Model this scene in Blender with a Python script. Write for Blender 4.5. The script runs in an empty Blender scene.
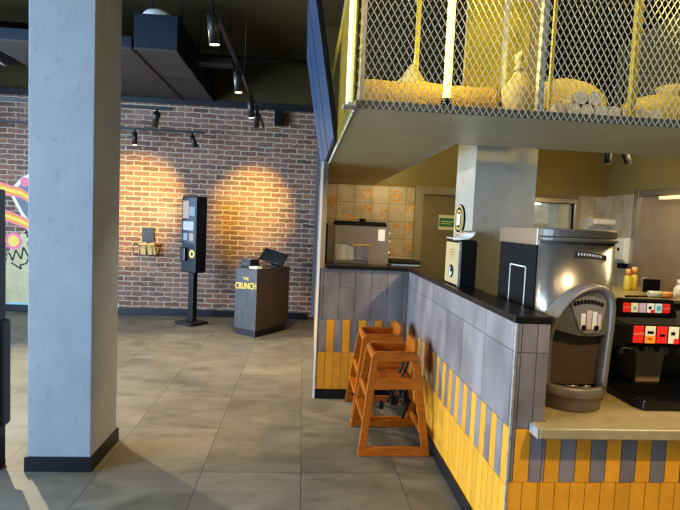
import bpy, bmesh, math, random
from mathutils import Vector, Matrix, noise
random.seed(7)
SC = bpy.context.scene
COL = SC.collection
PI = math.pi

# ------------------------------------------------------------------ materials
def _nt(name):
    m = bpy.data.materials.new(name); m.use_nodes = True
    nt = m.node_tree
    return m, nt, nt.nodes['Principled BSDF'], nt.nodes.new, nt.links.new

def mat(name, col, rough=.5, metal=0., var=0., scale=8., bump=0., em=None, es=0., tint=False, stretch=None, spec=.5, bscale=None, coat=0.):
    m, nt, b, N, L = _nt(name)
    b.inputs['Roughness'].default_value = rough
    b.inputs['Metallic'].default_value = metal
    b.inputs['Specular IOR Level'].default_value = spec
    b.inputs['Coat Weight'].default_value = coat
    c = (*col, 1)
    b.inputs['Base Color'].default_value = c
    src = None
    tc = N('ShaderNodeTexCoord'); mp = N('ShaderNodeMapping')
    L(tc.outputs['Object'], mp.inputs['Vector'])
    if stretch: mp.inputs['Scale'].default_value = stretch
    if var > 0:
        nz = N('ShaderNodeTexNoise'); nz.inputs['Scale'].default_value = scale; nz.inputs['Detail'].default_value = 6
        L(mp.outputs[0], nz.inputs['Vector'])
        rp = N('ShaderNodeValToRGB')
        rp.color_ramp.elements[0].position = .3; rp.color_ramp.elements[1].position = .7
        rp.color_ramp.elements[0].color = (*[max(0, x*(1-var)) for x in col], 1)
        rp.color_ramp.elements[1].color = (*[min(1, x*(1+var)) for x in col], 1)
        L(nz.outputs['Fac'], rp.inputs[0]); src = rp.outputs[0]
    if tint:
        at = N('ShaderNodeAttribute'); at.attribute_name = 'tint'
        mx = N('ShaderNodeMix'); mx.data_type = 'RGBA'; mx.blend_type = 'MULTIPLY'; mx.inputs[0].default_value = 1
        if src: L(src, mx.inputs[6])
        else: mx.inputs[6].default_value = c
        L(at.outputs['Color'], mx.inputs[7]); src = mx.outputs[2]
    if src: L(src, b.inputs['Base Color'])
    if bump > 0:
        nb = N('ShaderNodeTexNoise'); nb.inputs['Scale'].default_value = bscale or scale*3; nb.inputs['Detail'].default_value = 5
        L(mp.outputs[0], nb.inputs['Vector'])
        bp = N('ShaderNodeBump'); bp.inputs['Strength'].default_value = bump; bp.inputs['Distance'].default_value = .01
        L(nb.outputs['Fac'], bp.inputs['Height']); L(bp.outputs[0], b.inputs['Normal'])
    if em:
        b.inputs['Emission Color'].default_value = (*em, 1); b.inputs['Emission Strength'].default_value = es
    return m

def brick_mat():
    m, nt, b, N, L = _nt('brick')
    tc = N('ShaderNodeTexCoord'); sp = N('ShaderNodeSeparateXYZ'); cb = N('ShaderNodeCombineXYZ')
    L(tc.outputs['Object'], sp.inputs[0]); L(sp.outputs['X'], cb.inputs['X']); L(sp.outputs['Z'], cb.inputs['Y'])
    wn = N('ShaderNodeTexNoise'); wn.inputs['Scale'].default_value = 12
    L(cb.outputs[0], wn.inputs['Vector'])
    va = N('ShaderNodeVectorMath'); va.operation = 'MULTIPLY_ADD'
    va.inputs[1].default_value = (.03, .034, 0)
    L(wn.outputs['Color'], va.inputs[0]); L(cb.outputs[0], va.inputs[2])
    br = N('ShaderNodeTexBrick')
    br.inputs['Scale'].default_value = 1
    br.inputs['Brick Width'].default_value = .235; br.inputs['Row Height'].default_value = .0735
    br.inputs['Mortar Size'].default_value = .0085; br.inputs['Mortar Smooth'].default_value = .25
    br.inputs['Color1'].default_value = (0, 0, 0, 1); br.inputs['Color2'].default_value = (1, 1, 1, 1); br.inputs['Mortar'].default_value = (.5, .5, .5, 1)
    L(va.outputs[0], br.inputs['Vector'])
    rp = N('ShaderNodeValToRGB'); cr = rp.color_ramp
    cr.elements[0].position = 0; cr.elements[0].color = (.1, .06, .048, 1)
    cr.elements[1].position = 1; cr.elements[1].color = (.25, .115, .08, 1)
    for p, c in ((.25, (.2, .1, .072, 1)), (.5, (.14, .075, .055, 1)), (.62, (.25, .125, .075, 1)), (.82, (.18, .105, .085, 1))):
        e = cr.elements.new(p); e.color = c
    L(br.outputs['Color'], rp.inputs[0])
    nz = N('ShaderNodeTexNoise'); nz.inputs['Scale'].default_value = 22; nz.inputs['Detail'].default_value = 6
    L(cb.outputs[0], nz.inputs['Vector'])
    # worn, limed patches
    n2 = N('ShaderNodeTexNoise'); n2.inputs['Scale'].default_value = 2.2; n2.inputs['Detail'].default_value = 7
    L(cb.outputs[0], n2.inputs['Vector'])
    r2 = N('ShaderNodeValToRGB'); r2.color_ramp.elements[0].position = .5; r2.color_ramp.elements[1].position = .8
    r2.color_ramp.elements[1].color = (.45, .45, .45, 1)
    L(n2.outputs['Fac'], r2.inputs[0])
    lm = N('ShaderNodeMix'); lm.data_type = 'RGBA'; L(r2.outputs[0], lm.inputs[0]); L(rp.outputs[0], lm.inputs[6]); lm.inputs[7].default_value = (.34, .27, .23, 1)
    mx = N('ShaderNodeMix'); mx.data_type = 'RGBA'; mx.blend_type = 'OVERLAY'; mx.inputs[0].default_value = .55
    L(lm.outputs[2], mx.inputs[6]); L(nz.outputs['Fac'], mx.inputs[7])
    mo = N('ShaderNodeMix'); mo.data_type = 'RGBA'
    L(br.outputs['Fac'], mo.inputs[0]); L(mx.outputs[2], mo.inputs[6]); mo.inputs[7].default_value = (.42, .34, .24, 1)
    L(mo.outputs[2], b.inputs['Base Color'])
    b.inputs['Roughness'].default_value = .85
    hm = N('ShaderNodeMath'); hm.operation = 'MULTIPLY_ADD'; hm.inputs[1].default_value = -1
    L(br.outputs['Fac'], hm.inputs[0]); 
    ns = N('ShaderNodeMath'); ns.operation = 'MULTIPLY'; ns.inputs[1].default_value = .5
    L(nz.outputs['Fac'], ns.inputs[0]); L(ns.outputs[0], hm.inputs[2])
    bp = N('ShaderNodeBump'); bp.inputs['Strength'].default_value = .7; bp.inputs['Distance'].default_value = .012
    L(hm.outputs[0], bp.inputs['Height']); L(bp.outputs[0], b.inputs['Normal'])
    return m

def floor_mat():
    m, nt, b, N, L = _nt('floor_tile')
    tc = N('ShaderNodeTexCoord'); mp = N('ShaderNodeMapping')
    mp.inputs['Location'].default_value = (-.045+5.83, -2.896+6.21, 0)
    L(tc.outputs['Object'], mp.inputs['Vector'])
    br = N('ShaderNodeTexBrick'); br.offset = 0
    br.inputs['Scale'].default_value = 1; br.inputs['Brick Width'].default_value = .583; br.inputs['Row Height'].default_value = .621
    br.inputs['Mortar Size'].default_value = .0028; br.inputs['Mortar Smooth'].default_value = .1
    br.inputs['Color1'].default_value = (0, 0, 0, 1); br.inputs['Color2'].default_value = (1, 1, 1, 1)
    L(mp.outputs[0], br.inputs['Vector'])
    # each tile gets its own cloudiness by shifting the noise with the tile value
    ad = N('ShaderNodeVectorMath'); ad.operation = 'MULTIPLY_ADD'; ad.inputs[1].default_value = (7, 5, 3)
    L(br.outputs['Color'], ad.inputs[0]); L(tc.outputs['Object'], ad.inputs[2])
    st = N('ShaderNodeMapping'); st.inputs['Scale'].default_value = (.8, 1.6, 1)
    L(ad.outputs[0], st.inputs['Vector'])
    nz = N('ShaderNodeTexNoise'); nz.inputs['Scale'].default_value = 3.2; nz.inputs['Detail'].default_value = 9; nz.inputs['Roughness'].default_value = .62; nz.inputs['Distortion'].default_value = .7
    L(st.outputs[0], nz.inputs['Vector'])
    rp = N('ShaderNodeValToRGB'); cr = rp.color_ramp
    cr.elements[0].position = .28; cr.elements[0].color = (.085, .077, .06, 1)
    cr.elements[1].position = .75; cr.elements[1].color = (.2, .18, .14, 1)
    L(nz.outputs['Fac'], rp.inputs[0])
    tv = N('ShaderNodeMapRange'); tv.inputs[3].default_value = .86; tv.inputs[4].default_value = 1.08
    L(br.outputs['Color'], tv.inputs[0])
    mx = N('ShaderNodeMix'); mx.data_type = 'RGBA'; mx.blend_type = 'MULTIPLY'; mx.inputs[0].default_value = 1
    L(rp.outputs[0], mx.inputs[6]); L(tv.outputs[0], mx.inputs[7])
    mo = N('ShaderNodeMix'); mo.data_type = 'RGBA'
    L(br.outputs['Fac'], mo.inputs[0]); L(mx.outputs[2], mo.inputs[6]); mo.inputs[7].default_value = (.05, .047, .04, 1)
    L(mo.outputs[2], b.inputs['Base Color'])
    rr = N('ShaderNodeMapRange'); rr.inputs[3].default_value = .42; rr.inputs[4].default_value = .62
    L(nz.outputs['Fac'], rr.inputs[0]); L(rr.outputs[0], b.inputs['Roughness'])
    bp = N('ShaderNodeBump'); bp.inputs['Strength'].default_value = .12; bp.inputs['Distance'].default_value = .01
    L(nz.outputs['Fac'], bp.inputs['Height']); L(bp.outputs[0], b.inputs['Normal'])
    return m

def concrete_mat(name, lo, hi):
    m, nt, b, N, L = _nt(name)
    tc = N('ShaderNodeTexCoord')
    mp = N('ShaderNodeMapping'); mp.inputs['Scale'].default_value = (1, 1, .6); L(tc.outputs['Object'], mp.inputs['Vector'])
    nz = N('ShaderNodeTexNoise'); nz.inputs['Scale'].default_value = 5; nz.inputs['Detail'].default_value = 10; nz.inputs['Roughness'].default_value = .65
    L(mp.outputs[0], nz.inputs['Vector'])
    rp = N('ShaderNodeValToRGB'); rp.color_ramp.elements[0].position = .3; rp.color_ramp.elements[1].position = .7
    rp.color_ramp.elements[0].color = (*lo, 1); rp.color_ramp.elements[1].color = (*hi, 1)
    L(nz.outputs['Fac'], rp.inputs[0])
    n2 = N('ShaderNodeTexNoise'); n2.inputs['Scale'].default_value = 26; n2.inputs['Detail'].default_value = 3
    L(mp.outputs[0], n2.inputs['Vector'])
    r2 = N('ShaderNodeValToRGB'); r2.color_ramp.elements[0].position = .30; r2.color_ramp.elements[0].color = (.86, .86, .86, 1)
    r2.color_ramp.elements[1].position = .38; r2.color_ramp.elements[1].color = (1, 1, 1, 1)
    L(n2.outputs['Fac'], r2.inputs[0])
    mx = N('ShaderNodeMix'); mx.data_type = 'RGBA'; mx.blend_type = 'MULTIPLY'; mx.inputs[0].default_value = 1
    L(rp.outputs[0], mx.inputs[6]); L(r2.outputs[0], mx.inputs[7]); L(mx.outputs[2], b.inputs['Base Color'])
    b.inputs['Roughness'].default_value = .75
    bp = N('ShaderNodeBump'); bp.inputs['Strength'].default_value = .25; bp.inputs['Distance'].default_value = .01
    L(nz.outputs['Fac'], bp.inputs['Height']); L(bp.outputs[0], b.inputs['Normal'])
    return m

def wood_mat(name, a, c, rough=.35, axis=(1.2, 9, 9)):
    m, nt, b, N, L = _nt(name)
    tc = N('ShaderNodeTexCoord'); mp = N('ShaderNodeMapping'); mp.inputs['Scale'].default_value = axis
    L(tc.outputs['Object'], mp.inputs['Vector'])
    nz = N('ShaderNodeTexNoise'); nz.inputs['Scale'].default_value = 6; nz.inputs['Detail'].default_value = 7; nz.inputs['Distortion'].default_value = .6
    L(mp.outputs[0], nz.inputs['Vector'])
    rp = N('ShaderNodeValToRGB'); rp.color_ramp.elements[0].position = .32; rp.color_ramp.elements[1].position = .68
    rp.color_ramp.elements[0].color = (*a, 1); rp.color_ramp.elements[1].color = (*c, 1)
    L(nz.outputs['Fac'], rp.inputs[0]); L(rp.outputs[0], b.inputs['Base Color'])
    b.inputs['Roughness'].default_value = rough
    return m

def glass_mat(name, col=(.9, .95, .95), alpha=.25, rough=.05):
    m, nt, b, N, L = _nt(name)
    b.inputs['Base Color'].default_value = (*col, 1); b.inputs['Roughness'].default_value = rough
    b.inputs['Alpha'].default_value = alpha
    return m

M = {}
M['brick'] = brick_mat(); M['floor'] = floor_mat()
M['concrete'] = concrete_mat('pillar_plaster', (.215, .235, .262), (.265, .288, .318))
M['concrete2'] = concrete_mat('column_plaster', (.3, .265, .215), (.38, .34, .28))
M['black'] = mat('black_paint', (.012, .012, .013), .45)
M['blackmat'] = mat('black_matte', (.012, .012, .012), .75, spec=.15)
M['blackgloss'] = mat('black_gloss', (.01, .01, .012), .12)
M['skirt'] = mat('dark_skirting', (.012, .012, .014), .4)
M['duct'] = mat('duct_sheet', (.014, .018, .026), .5, .3, .2, 6)
M['ductpanel'] = mat('duct_underside', (.05, .04, .03), .75, 0, .15, 3)
M['silver'] = mat('silver_foil', (.8, .85, .9), .35, .3, .2, 20, .4)
M['ceil'] = mat('ceiling_paint', (.06, .044, .012), .9, 0, .15, 1.5)
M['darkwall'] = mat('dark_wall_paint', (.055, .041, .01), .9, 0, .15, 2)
M['wallpaint'] = mat('wall_paint', (.25, .2, .085), .85, 0, .08, 2)
M['roompaint'] = mat('room_paint', (.3, .29, .27), .85, 0, .08, 2)
M['yellow'] = mat('yellow_tile', (.7, .3, .02), .48, 0, .1, 18, .05, tint=True, spec=.9)
M['greytile'] = mat('grey_slate_tile', (.215, .185, .178), .36, 0, .34, 5, .15, tint=True, stretch=(1, 1, .6))
M['grout'] = mat('grout', (.36, .33, .29), .9)
M['groutdark'] = mat('dark_grout', (.2, .17, .13), .9)
M['walltile'] = mat('kitchen_wall_tile', (.46, .41, .34), .4, 0, .18, 7, tint=True)
M['deco'] = mat('orange_tile_print', (.62, .3, .07), .4, 0, .35, 25)
M['ledge'] = mat('dark_bar_top', (.016, .013, .011), .3, 0, .3, 12)
M['oakedge'] = mat('brown_edge', (.12, .07, .035), .5)
M['steel'] = mat('brushed_steel', (.5, .46, .4), .32, .9, .08, 30, stretch=(1, 1, 12))
M['steeldark'] = mat('satin_bronze_steel', (.19, .17, .145), .4, .35, .08, 20)
M['chrome'] = mat('satin_chrome', (.29, .265, .235), .27, .75, .04, 12)
M['worktop'] = mat('stone_worktop', (.32, .265, .15), .28, 0, .12, 14)
M['galv'] = mat('galvanised_steel', (.55, .56, .54), .4, .7, .25, 40)
M['mesh'] = mat('expanded_metal', (.62, .58, .46), .45, .2)
M['soffit'] = mat('soffit_panel', (.48, .43, .28), .42, .1, .08, 3)
M['white'] = mat('white_plastic', (.75, .74, .7), .4)
M['whitepaint'] = mat('white_trim_paint', (.8, .8, .78), .4)
M['paper'] = mat('paper', (.8, .8, .78), .8)
M['hwood'] = wood_mat('high_chair_wood', (.26, .07, .008), (.40, .125, .014), .32)
M['pwood'] = wood_mat('grey_oak', (.03, .031, .033), (.06, .062, .065), .5, (9, 9, 1.0))
M['pdark'] = mat('podium_side', (.045, .036, .028), .5, 0, .15, 6)
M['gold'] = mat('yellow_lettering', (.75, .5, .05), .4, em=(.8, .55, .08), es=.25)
M['screen'] = mat('dark_screen', (.02, .025, .03), .12, 0, .3, 5)
M['menuscreen'] = mat('menu_screen_reflection', (.02, .03, .05), .18, em=(.10, .19, .42), es=.42)  # blue emission painted in for daylight reflected on the screens
M['strap'] = mat('black_webbing', (.012, .012, .012), .7)
M['burlap'] = mat('burlap', (.32, .2, .05), .95, 0, .25, 60, .6, bscale=120)
M['linen'] = mat('linen_sack', (.42, .33, .15), .95, 0, .2, 50, .6, bscale=140)
M['bark'] = mat('log_paper', (.4, .33, .24), .9, 0, .2, 30)
M['cut'] = mat('log_end', (.8, .73, .68), .85, 0, .3, 40)
M['woodcrate'] = wood_mat('aged_wood', (.32, .2, .07), (.5, .34, .12), .7)
M['yellowpost'] = mat('yellow_painted_post', (.5, .37, .03), .4)
M['neon'] = mat('neon_tube', (1, .9, .4), .3, em=(1, .72, .07), es=9)
M['neonsoft'] = mat('neon_tube_pale', (1, .95, .6), .3, em=(1, .85, .3), es=.7)
M['lens'] = mat('lamp_lens', (1, .9, .7), .3, em=(1, .86, .62), es=9)
M['lensoff'] = mat('lamp_lens_dim', (.3, .28, .25), .3)
M['striplamp'] = mat('strip_lamp', (1, 1, 1), .3, em=(1, .96, .85), es=4)
M['red'] = mat('red_label', (.72, .03, .025), .35, em=(.8, .03, .02), es=.35)
M['orange'] = mat('orange_label', (.85, .3, .03), .35, em=(.9, .3, .02), es=.3)
M['cream'] = mat('cream_label', (.8, .74, .5), .35, em=(.8, .72, .45), es=.25)
M['teal'] = mat('teal_label', (.1, .5, .55), .35, em=(.1, .5, .55), es=.2)
M['paleaqua'] = mat('pale_aqua_label', (.6, .8, .8), .35, em=(.6, .8, .8), es=.25)
M['lilac'] = mat('lilac_label', (.6, .45, .65), .35, em=(.6, .45, .6), es=.25)
M['whitelab'] = mat('white_label', (.85, .85, .82), .35, em=(.8, .8, .78), es=.3)
M['green'] = mat('green_sign', (.02, .22, .1), .4)
M['doorp'] = mat('door_paint', (.2, .18, .14), .5, 0, .1, 3)
M['tan'] = mat('tan_card', (.45, .33, .15), .6)
M['yellowliq'] = mat('yellow_bottle', (.75, .6, .1), .3)
M['orangeliq'] = mat('orange_cap', (.85, .35, .12), .4)
M['glass'] = glass_mat('clear_glass', (.8, .82, .8), .22)
M['pink'] = mat('mural_pink', (.85, .2, .3), .8); M['mor'] = mat('mural_orange', (.9, .32, .06), .8)
M['myel'] = mat('mural_yellow', (.9, .62, .12), .8); M['mgrey'] = mat('mural_grey', (.17, .19, .2), .8)
M['mwhite'] = mat('mural_white', (.85, .82, .78), .8); M['mblack'] = mat('mural_black', (.02, .02, .02), .8)
M['mbeige'] = mat('mural_beige', (.55, .48, .27), .8, 0, .15, 6); M['mblue'] = mat('mural_blue', (.35, .62, .75), .8)

# ------------------------------------------------------------------ mesh builder
def wmat(o):
    m = Matrix.Identity(4)
    while o is not None:
        m = o.matrix_basis @ m; o = o.parent
    return m

class MB:
    def __init__(s):
        s.bm = bmesh.new(); s.tl = s.bm.loops.layers.float_color.new('tint'); s.mi = 0; s.tint = 1.0; s.smooth = False
    def face(s, vs):
        try: f = s.bm.faces.new(vs)
        except ValueError: return None
        f.material_index = s.mi; f.smooth = s.smooth
        for l in f.loops: l[s.tl] = (s.tint, s.tint, s.tint, 1)
        return f
    def hexa(s, p):    # 8 points: bottom loop then top loop
        v = [s.bm.verts.new(x) for x in p]
        for q in ((3, 2, 1, 0), (4, 5, 6, 7), (0, 1, 5, 4), (1, 2, 6, 5), (2, 3, 7, 6), (3, 0, 4, 7)):
            s.face([v[i] for i in q])
        return s
    def box(s, x0, x1, y0, y1, z0, z1):
        return s.hexa([(x0, y0, z0), (x1, y0, z0), (x1, y1, z0), (x0, y1, z0), (x0, y0, z1), (x1, y0, z1), (x1, y1, z1), (x0, y1, z1)])
    def prism(s, pts, f0, f1):
        """pts in 2D; f0/f1 map a 2D point to the two end faces"""
        a = [s.bm.verts.new(f0(*p)) for p in pts]; b = [s.bm.verts.new(f1(*p)) for p in pts]
        n = len(pts)
        s.face(a[::-1]); s.face(b)
        for i in range(n): s.face([a[i], a[(i+1) % n], b[(i+1) % n], b[i]])
        return s
    def prism_y(s, pts, y0, y1): return s.prism(pts, lambda x, z: (x, y0, z), lambda x, z: (x, y1, z))
    def prism_x(s, pts, x0, x1): return s.prism(pts, lambda y, z: (x0, y, z), lambda y, z: (x1, y, z))
    def prism_z(s, pts, z0, z1): return s.prism(pts, lambda x, y: (x, y, z0), lambda x, y: (x, y, z1))
    def tube(s, path, r, n=8, cap=True, radii=None):
        path = [Vector(p) for p in path]; rings = []; up = None
        for i, p in enumerate(path):
            t = (path[min(i+1, len(path)-1)] - path[max(i-1, 0)]).normalized()
            if up is None:
                up = Vector((0, 0, 1)) if abs(t.z) < .9 else Vector((1, 0, 0))
            a = t.cross(up).normalized(); b = a.cross(t).normalized(); up = b
            rr = radii[i] if radii else r
            rings.append([s.bm.verts.new(p + a*math.cos(2*PI*k/n)*rr + b*math.sin(2*PI*k/n)*rr) for k in range(n)])
        sm = s.smooth; s.smooth = True
        for i in range(len(rings)-1):
            for k in range(n): s.face([rings[i][k], rings[i+1][k], rings[i+1][(k+1) % n], rings[i][(k+1) % n]])
        s.smooth = sm
        if cap: s.face(rings[0]); s.face(rings[-1][::-1])
        return s
    def lathe(s, prof, c=(0, 0, 0), n=24, axis='z', sx=1, sy=1):
        """prof: list of (r, h)"""
        rings = []
        for r, h in prof:
            ring = []
            for k in range(n):
                a = 2*PI*k/n; u, v = math.cos(a)*r*sx, math.sin(a)*r*sy
                p = (u, v, h) if axis == 'z' else ((h, u, v) if axis == 'x' else (v, h, u))
                ring.append(s.bm.verts.new(Vector(p) + Vector(c)))
            rings.append(ring)
        sm = s.smooth; s.smooth = True
        for i in range(len(rings)-1):
            for k in range(n): s.face([rings[i][k], rings[i][(k+1) % n], rings[i+1][(k+1) % n], rings[i+1][k]])
        s.smooth = sm
        s.face(rings[0][::-1]); s.face(rings[-1])
        return s
    def build(s, name, mats, parent=None, world=True, bevel=0., seg=2):
        if not isinstance(mats, (list, tuple)): mats = [mats]
        bmesh.ops.recalc_face_normals(s.bm, faces=s.bm.faces[:])
        if parent is not None and world: s.bm.transform(wmat(parent).inverted())
        me = bpy.data.meshes.new(name); s.bm.to_mesh(me); s.bm.free()
        for m in mats: me.materials.append(M[m] if isinstance(m, str) else m)
        o = bpy.data.objects.new(name, me); COL.objects.link(o)
        if parent is not None: o.parent = parent
        if bevel:
            b = o.modifiers.new('bevel', 'BEVEL'); b.width = bevel; b.segments = seg; b.limit_method = 'ANGLE'; b.angle_limit = .7
        return o

def tag(o, label=None, cat=None, group=None, kind=None):
    if label: o['label'] = label
    if cat: o['category'] = cat
    if group: o['group'] = group
    if kind: o['kind'] = kind
    return o
def thing(name, label, cat, loc=(0, 0, 0), rz=0., group=None):
    o = bpy.data.objects.new(name, None); COL.objects.link(o); o.empty_display_size = .1
    o.location = loc; o.rotation_euler = (0, 0, rz)
    return tag(o, label, cat, group)
def struct(o): o['kind'] = 'structure'; return o
def box(x0, x1, y0, y1, z0, z1): return MB().box(x0, x1, y0, y1, z0, z1)
def copy_tree(o, parent=None):
    c = o.copy(); COL.objects.link(c)
    if parent is not None: c.parent = parent
    for ch in list(o.children): copy_tree(ch, c)
    return c
def text(name, body, size, m, mtx, parent, extr=.002, align='CENTER', sx=1.):
    cu = bpy.data.curves.new(name, 'FONT'); cu.body = body; cu.size = size; cu.extrude = extr; cu.align_x = align; cu.align_y = 'CENTER'; cu.resolution_u = 3
    t = bpy.data.objects.new(name, cu); COL.objects.link(t)
    dg = bpy.context.evaluated_depsgraph_get()
    me = bpy.data.meshes.new_from_object(t.evaluated_get(dg))
    bpy.data.objects.remove(t); bpy.data.curves.remove(cu)
    me.materials.clear(); me.materials.append(M[m])
    me.transform(Matrix.Diagonal((sx, 1, 1, 1)))
    me.transform(wmat(parent).inverted() @ mtx)
    o = bpy.data.objects.new(name, me); COL.objects.link(o); o.parent = parent
    return o
def frame_mtx(origin, u, v):   # text x along u, text y along v
    u = Vector(u).normalized(); v = Vector(v).normalized(); n = u.cross(v)
    m = Matrix((u, v, n)).transposed().to_4x4(); m.translation = Vector(origin); return m
def arc(cx, cz, r, a0, a1, n=10): return [(cx+r*math.cos(a0+(a1-a0)*i/n), cz+r*math.sin(a0+(a1-a0)*i/n)) for i in range(n+1)]

# tile cladding: rows = (z0, z1, tile_width, [material slots cycled], u_offset)
def tiles(mb, p0, u, n, length, rows, gap=.0035, d=.007):
    p0 = Vector(p0); u = Vector(u); n = Vector(n); Z = Vector((0, 0, 1))
    for z0, z1, w, slots, off in rows:
        k0 = -1
        for k in range(-1, int(length/w)+2):
            a = max(0, k*w+off); b = min(length, (k+1)*w+off)
            if b-a < .008: continue
            a2 = a + gap/2; b2 = b - gap/2; za = z0 + gap/2; zb = z1 - gap/2
            mb.mi = slots[k % len(slots)]; mb.tint = random.uniform(.86, 1.08)
            q = [p0+u*a2+Z*za, p0+u*b2+Z*za, p0+u*b2+Z*za+n*d, p0+u*a2+Z*za+n*d]
            mb.hexa([*q, *[x+Z*(zb-za) for x in q]])
    mb.tint = 1.; mb.mi = 0

# ================================================================== SHELL
XL, XR, YB, YF, ZC = -5.4, 3.95, 7.55, -2.6, 3.9
KY = 6.3           # kitchen rear wall
struct(box(XL-.2, XR+.2, YF-.2, YB+.2, -.1, 0).build('floor', 'floor'))
struct(box(XL-.2, XR+.2, YF-.2, YB+.2, ZC, ZC+.1).build('ceiling', 'ceil'))
struct(box(XL-.2, .17, YB, YB+.2, 0, 3.17).build('wall_back', 'brick'))
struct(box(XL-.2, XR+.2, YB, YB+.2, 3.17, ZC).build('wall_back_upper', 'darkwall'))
struct(box(XL, .12, YB-.03, YB, 3.1, 3.19).build('trim_1', 'black'))
struct(box(XL, .12, YB-.025, YB, 0, .1).build('baseboard_back', 'skirt', bevel=.004))
# left wall with window openings, street-side front wall with openings
def wall_openings(name, const, lo, hi, openings, horizontal_axis, m='roompaint'):
    mb = MB()
    def seg(a, b, z0, z1):
        if b-a < 1e-4 or z1-z0 < 1e-4: return
        if horizontal_axis == 'y': mb.box(const-.2, const, a, b, z0, z1)
        else: mb.box(a, b, const-.2, const, z0, z1)
    c = lo
    for a, b, z0, z1 in openings:
        seg(c, a, 0, ZC); seg(a, b, 0, z0); seg(a, b, z1, ZC); c = b
    seg(c, hi, 0, ZC)
    return struct(mb.build(name, m))
LOP = [(-1.4, 1.2, .25, 2.9), (1.5, 4.0, .25, 2.9), (4.3, 6.9, .25, 2.9)]
wall_openings('wall_left', XL, YF, YB, LOP, 'y')
FOP = [(-5.0, -2.6, .15, 3.0), (-2.3, .3, .15, 3.0), (.6, 3.4, .15, 3.0)]
wall_openings('wall_front', YF, XL-.2, XR+.2, FOP, 'x')
wi = 1
for a, b, z0, z1 in LOP:
    wi += 1
    mb = MB(); mb.box(XL-.12, XL-.06, a, a+.05, z0, z1); mb.box(XL-.12, XL-.06, b-.05, b, z0, z1); mb.box(XL-.12, XL-.06, a+.05, b-.05, z0, z0+.05); mb.box(XL-.12, XL-.06, a+.05, b-.05, z1-.05, z1)
    mb.box(XL-.12, XL-.06, (a+b)/2-.025, (a+b)/2+.025, z0+.05, z1-.05)
    struct(mb.build('window_%d' % wi, 'black'))
for a, b, z0, z1 in FOP:
    wi += 1
    mb = MB(); mb.box(a, a+.05, YF-.12, YF-.06, z0, z1); mb.box(b-.05, b, YF-.12, YF-.06, z0, z1); mb.box(a+.05, b-.05, YF-.12, YF-.06, z0, z0+.05); mb.box(a+.05, b-.05, YF-.12, YF-.06, z1-.05, z1)
    mb.box((a+b)/2-.025, (a+b)/2+.025, YF-.12, YF-.06, z0+.05, z1-.05)
    struct(mb.build('window_%d' % wi, 'black'))
# right wall
mb = MB(); mb.box(XR, XR+.2, YF, YB, 0, ZC); struct(mb.build('wall_right', 'wallpaint'))

# side wall of the kitchen (thin end wall beside the counter)
CY = 4.17
SX0, SX1 = .15, .195
FX = .218
sw = MB().prism_z([(SX0+.008, CY+.01), (SX1, CY+.01), (FX+.045, YB), (FX+.008, YB)], 0, 1.99)
su = Vector((SX0-FX, CY-YB, 0)).normalized()
sw.mi = 0
rows = [(0.09, .40, .068, [1], 0), (.40, .68, .068, [1, 2], 0), (.68, .955, .135, [2], 0), (.955, 1.3, .135, [2], 0), (1.3, 1.64, .135, [2], 0), (1.64, 1.985, .135, [2], 0)]
tiles(sw, (FX+.008, YB, 0), su, (su.y, -su.x, 0), YB-CY-.012, rows)
struct(sw.build('wall_kitchen_side', ['grout', 'yellow', 'greytile']))
struct(box(SX0-.012, SX0+.004, CY-.012, CY+.01, 0, 1.99).build('trim_2', 'whitepaint'))

# kitchen rear wall with doorway and hatch window
DX0, DX1, DZ = 1.47, 2.35, 1.95
WX0, WX1, WZ0, WZ1 = 2.72, 3.52, 1.05, 1.87
mb = MB()
y0, y1 = KY+.012, KY+.14
mb.mi = 1
mb.box(SX1, XR, y0, y1, 1.98, 2.62)
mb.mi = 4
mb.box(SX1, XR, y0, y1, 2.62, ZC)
mb.mi = 0
mb.box(SX1, DX0, y0, y1, 0, 1.98); mb.box(DX0, DX1, y0, y1, DZ, 1.98); mb.box(DX1, WX0, y0, y1, 0, 1.98)
mb.box(WX0, WX1, y0, y1, 0, WZ0); mb.box(WX0, WX1, y0, y1, WZ1, 1.98); mb.box(WX1, XR, y0, y1, 0, 1.98)
kr = [(.0, .22, .22, [2], 0)] + [(.22*i, .22*(i+1), .22, [2], 0) for i in range(1, 9)]
def krows(za, zb): return [(max(za, r[0]), min(zb, r[1]), *r[2:]) for r in kr if min(zb, r[1])-max(za, r[0]) > .01]
tiles(mb, (SX1, y0, 0), (1, 0, 0), (0, -1, 0), DX0-.06-SX1, krows(0, 1.98), .006)
tiles(mb, (DX1+.06, y0, 0), (1, 0, 0), (0, -1, 0), WX0-.05-DX1-.06, krows(0, 1.98))
tiles(mb, (WX0-.05, y0, 0), (1, 0, 0), (0, -1, 0), WX1-WX0+.1, krows(0, WZ0-.05))
tiles(mb, (WX1+.05, y0, 0), (1, 0, 0), (0, -1, 0), XR-WX1-.05, krows(0, 1.98))
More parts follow.
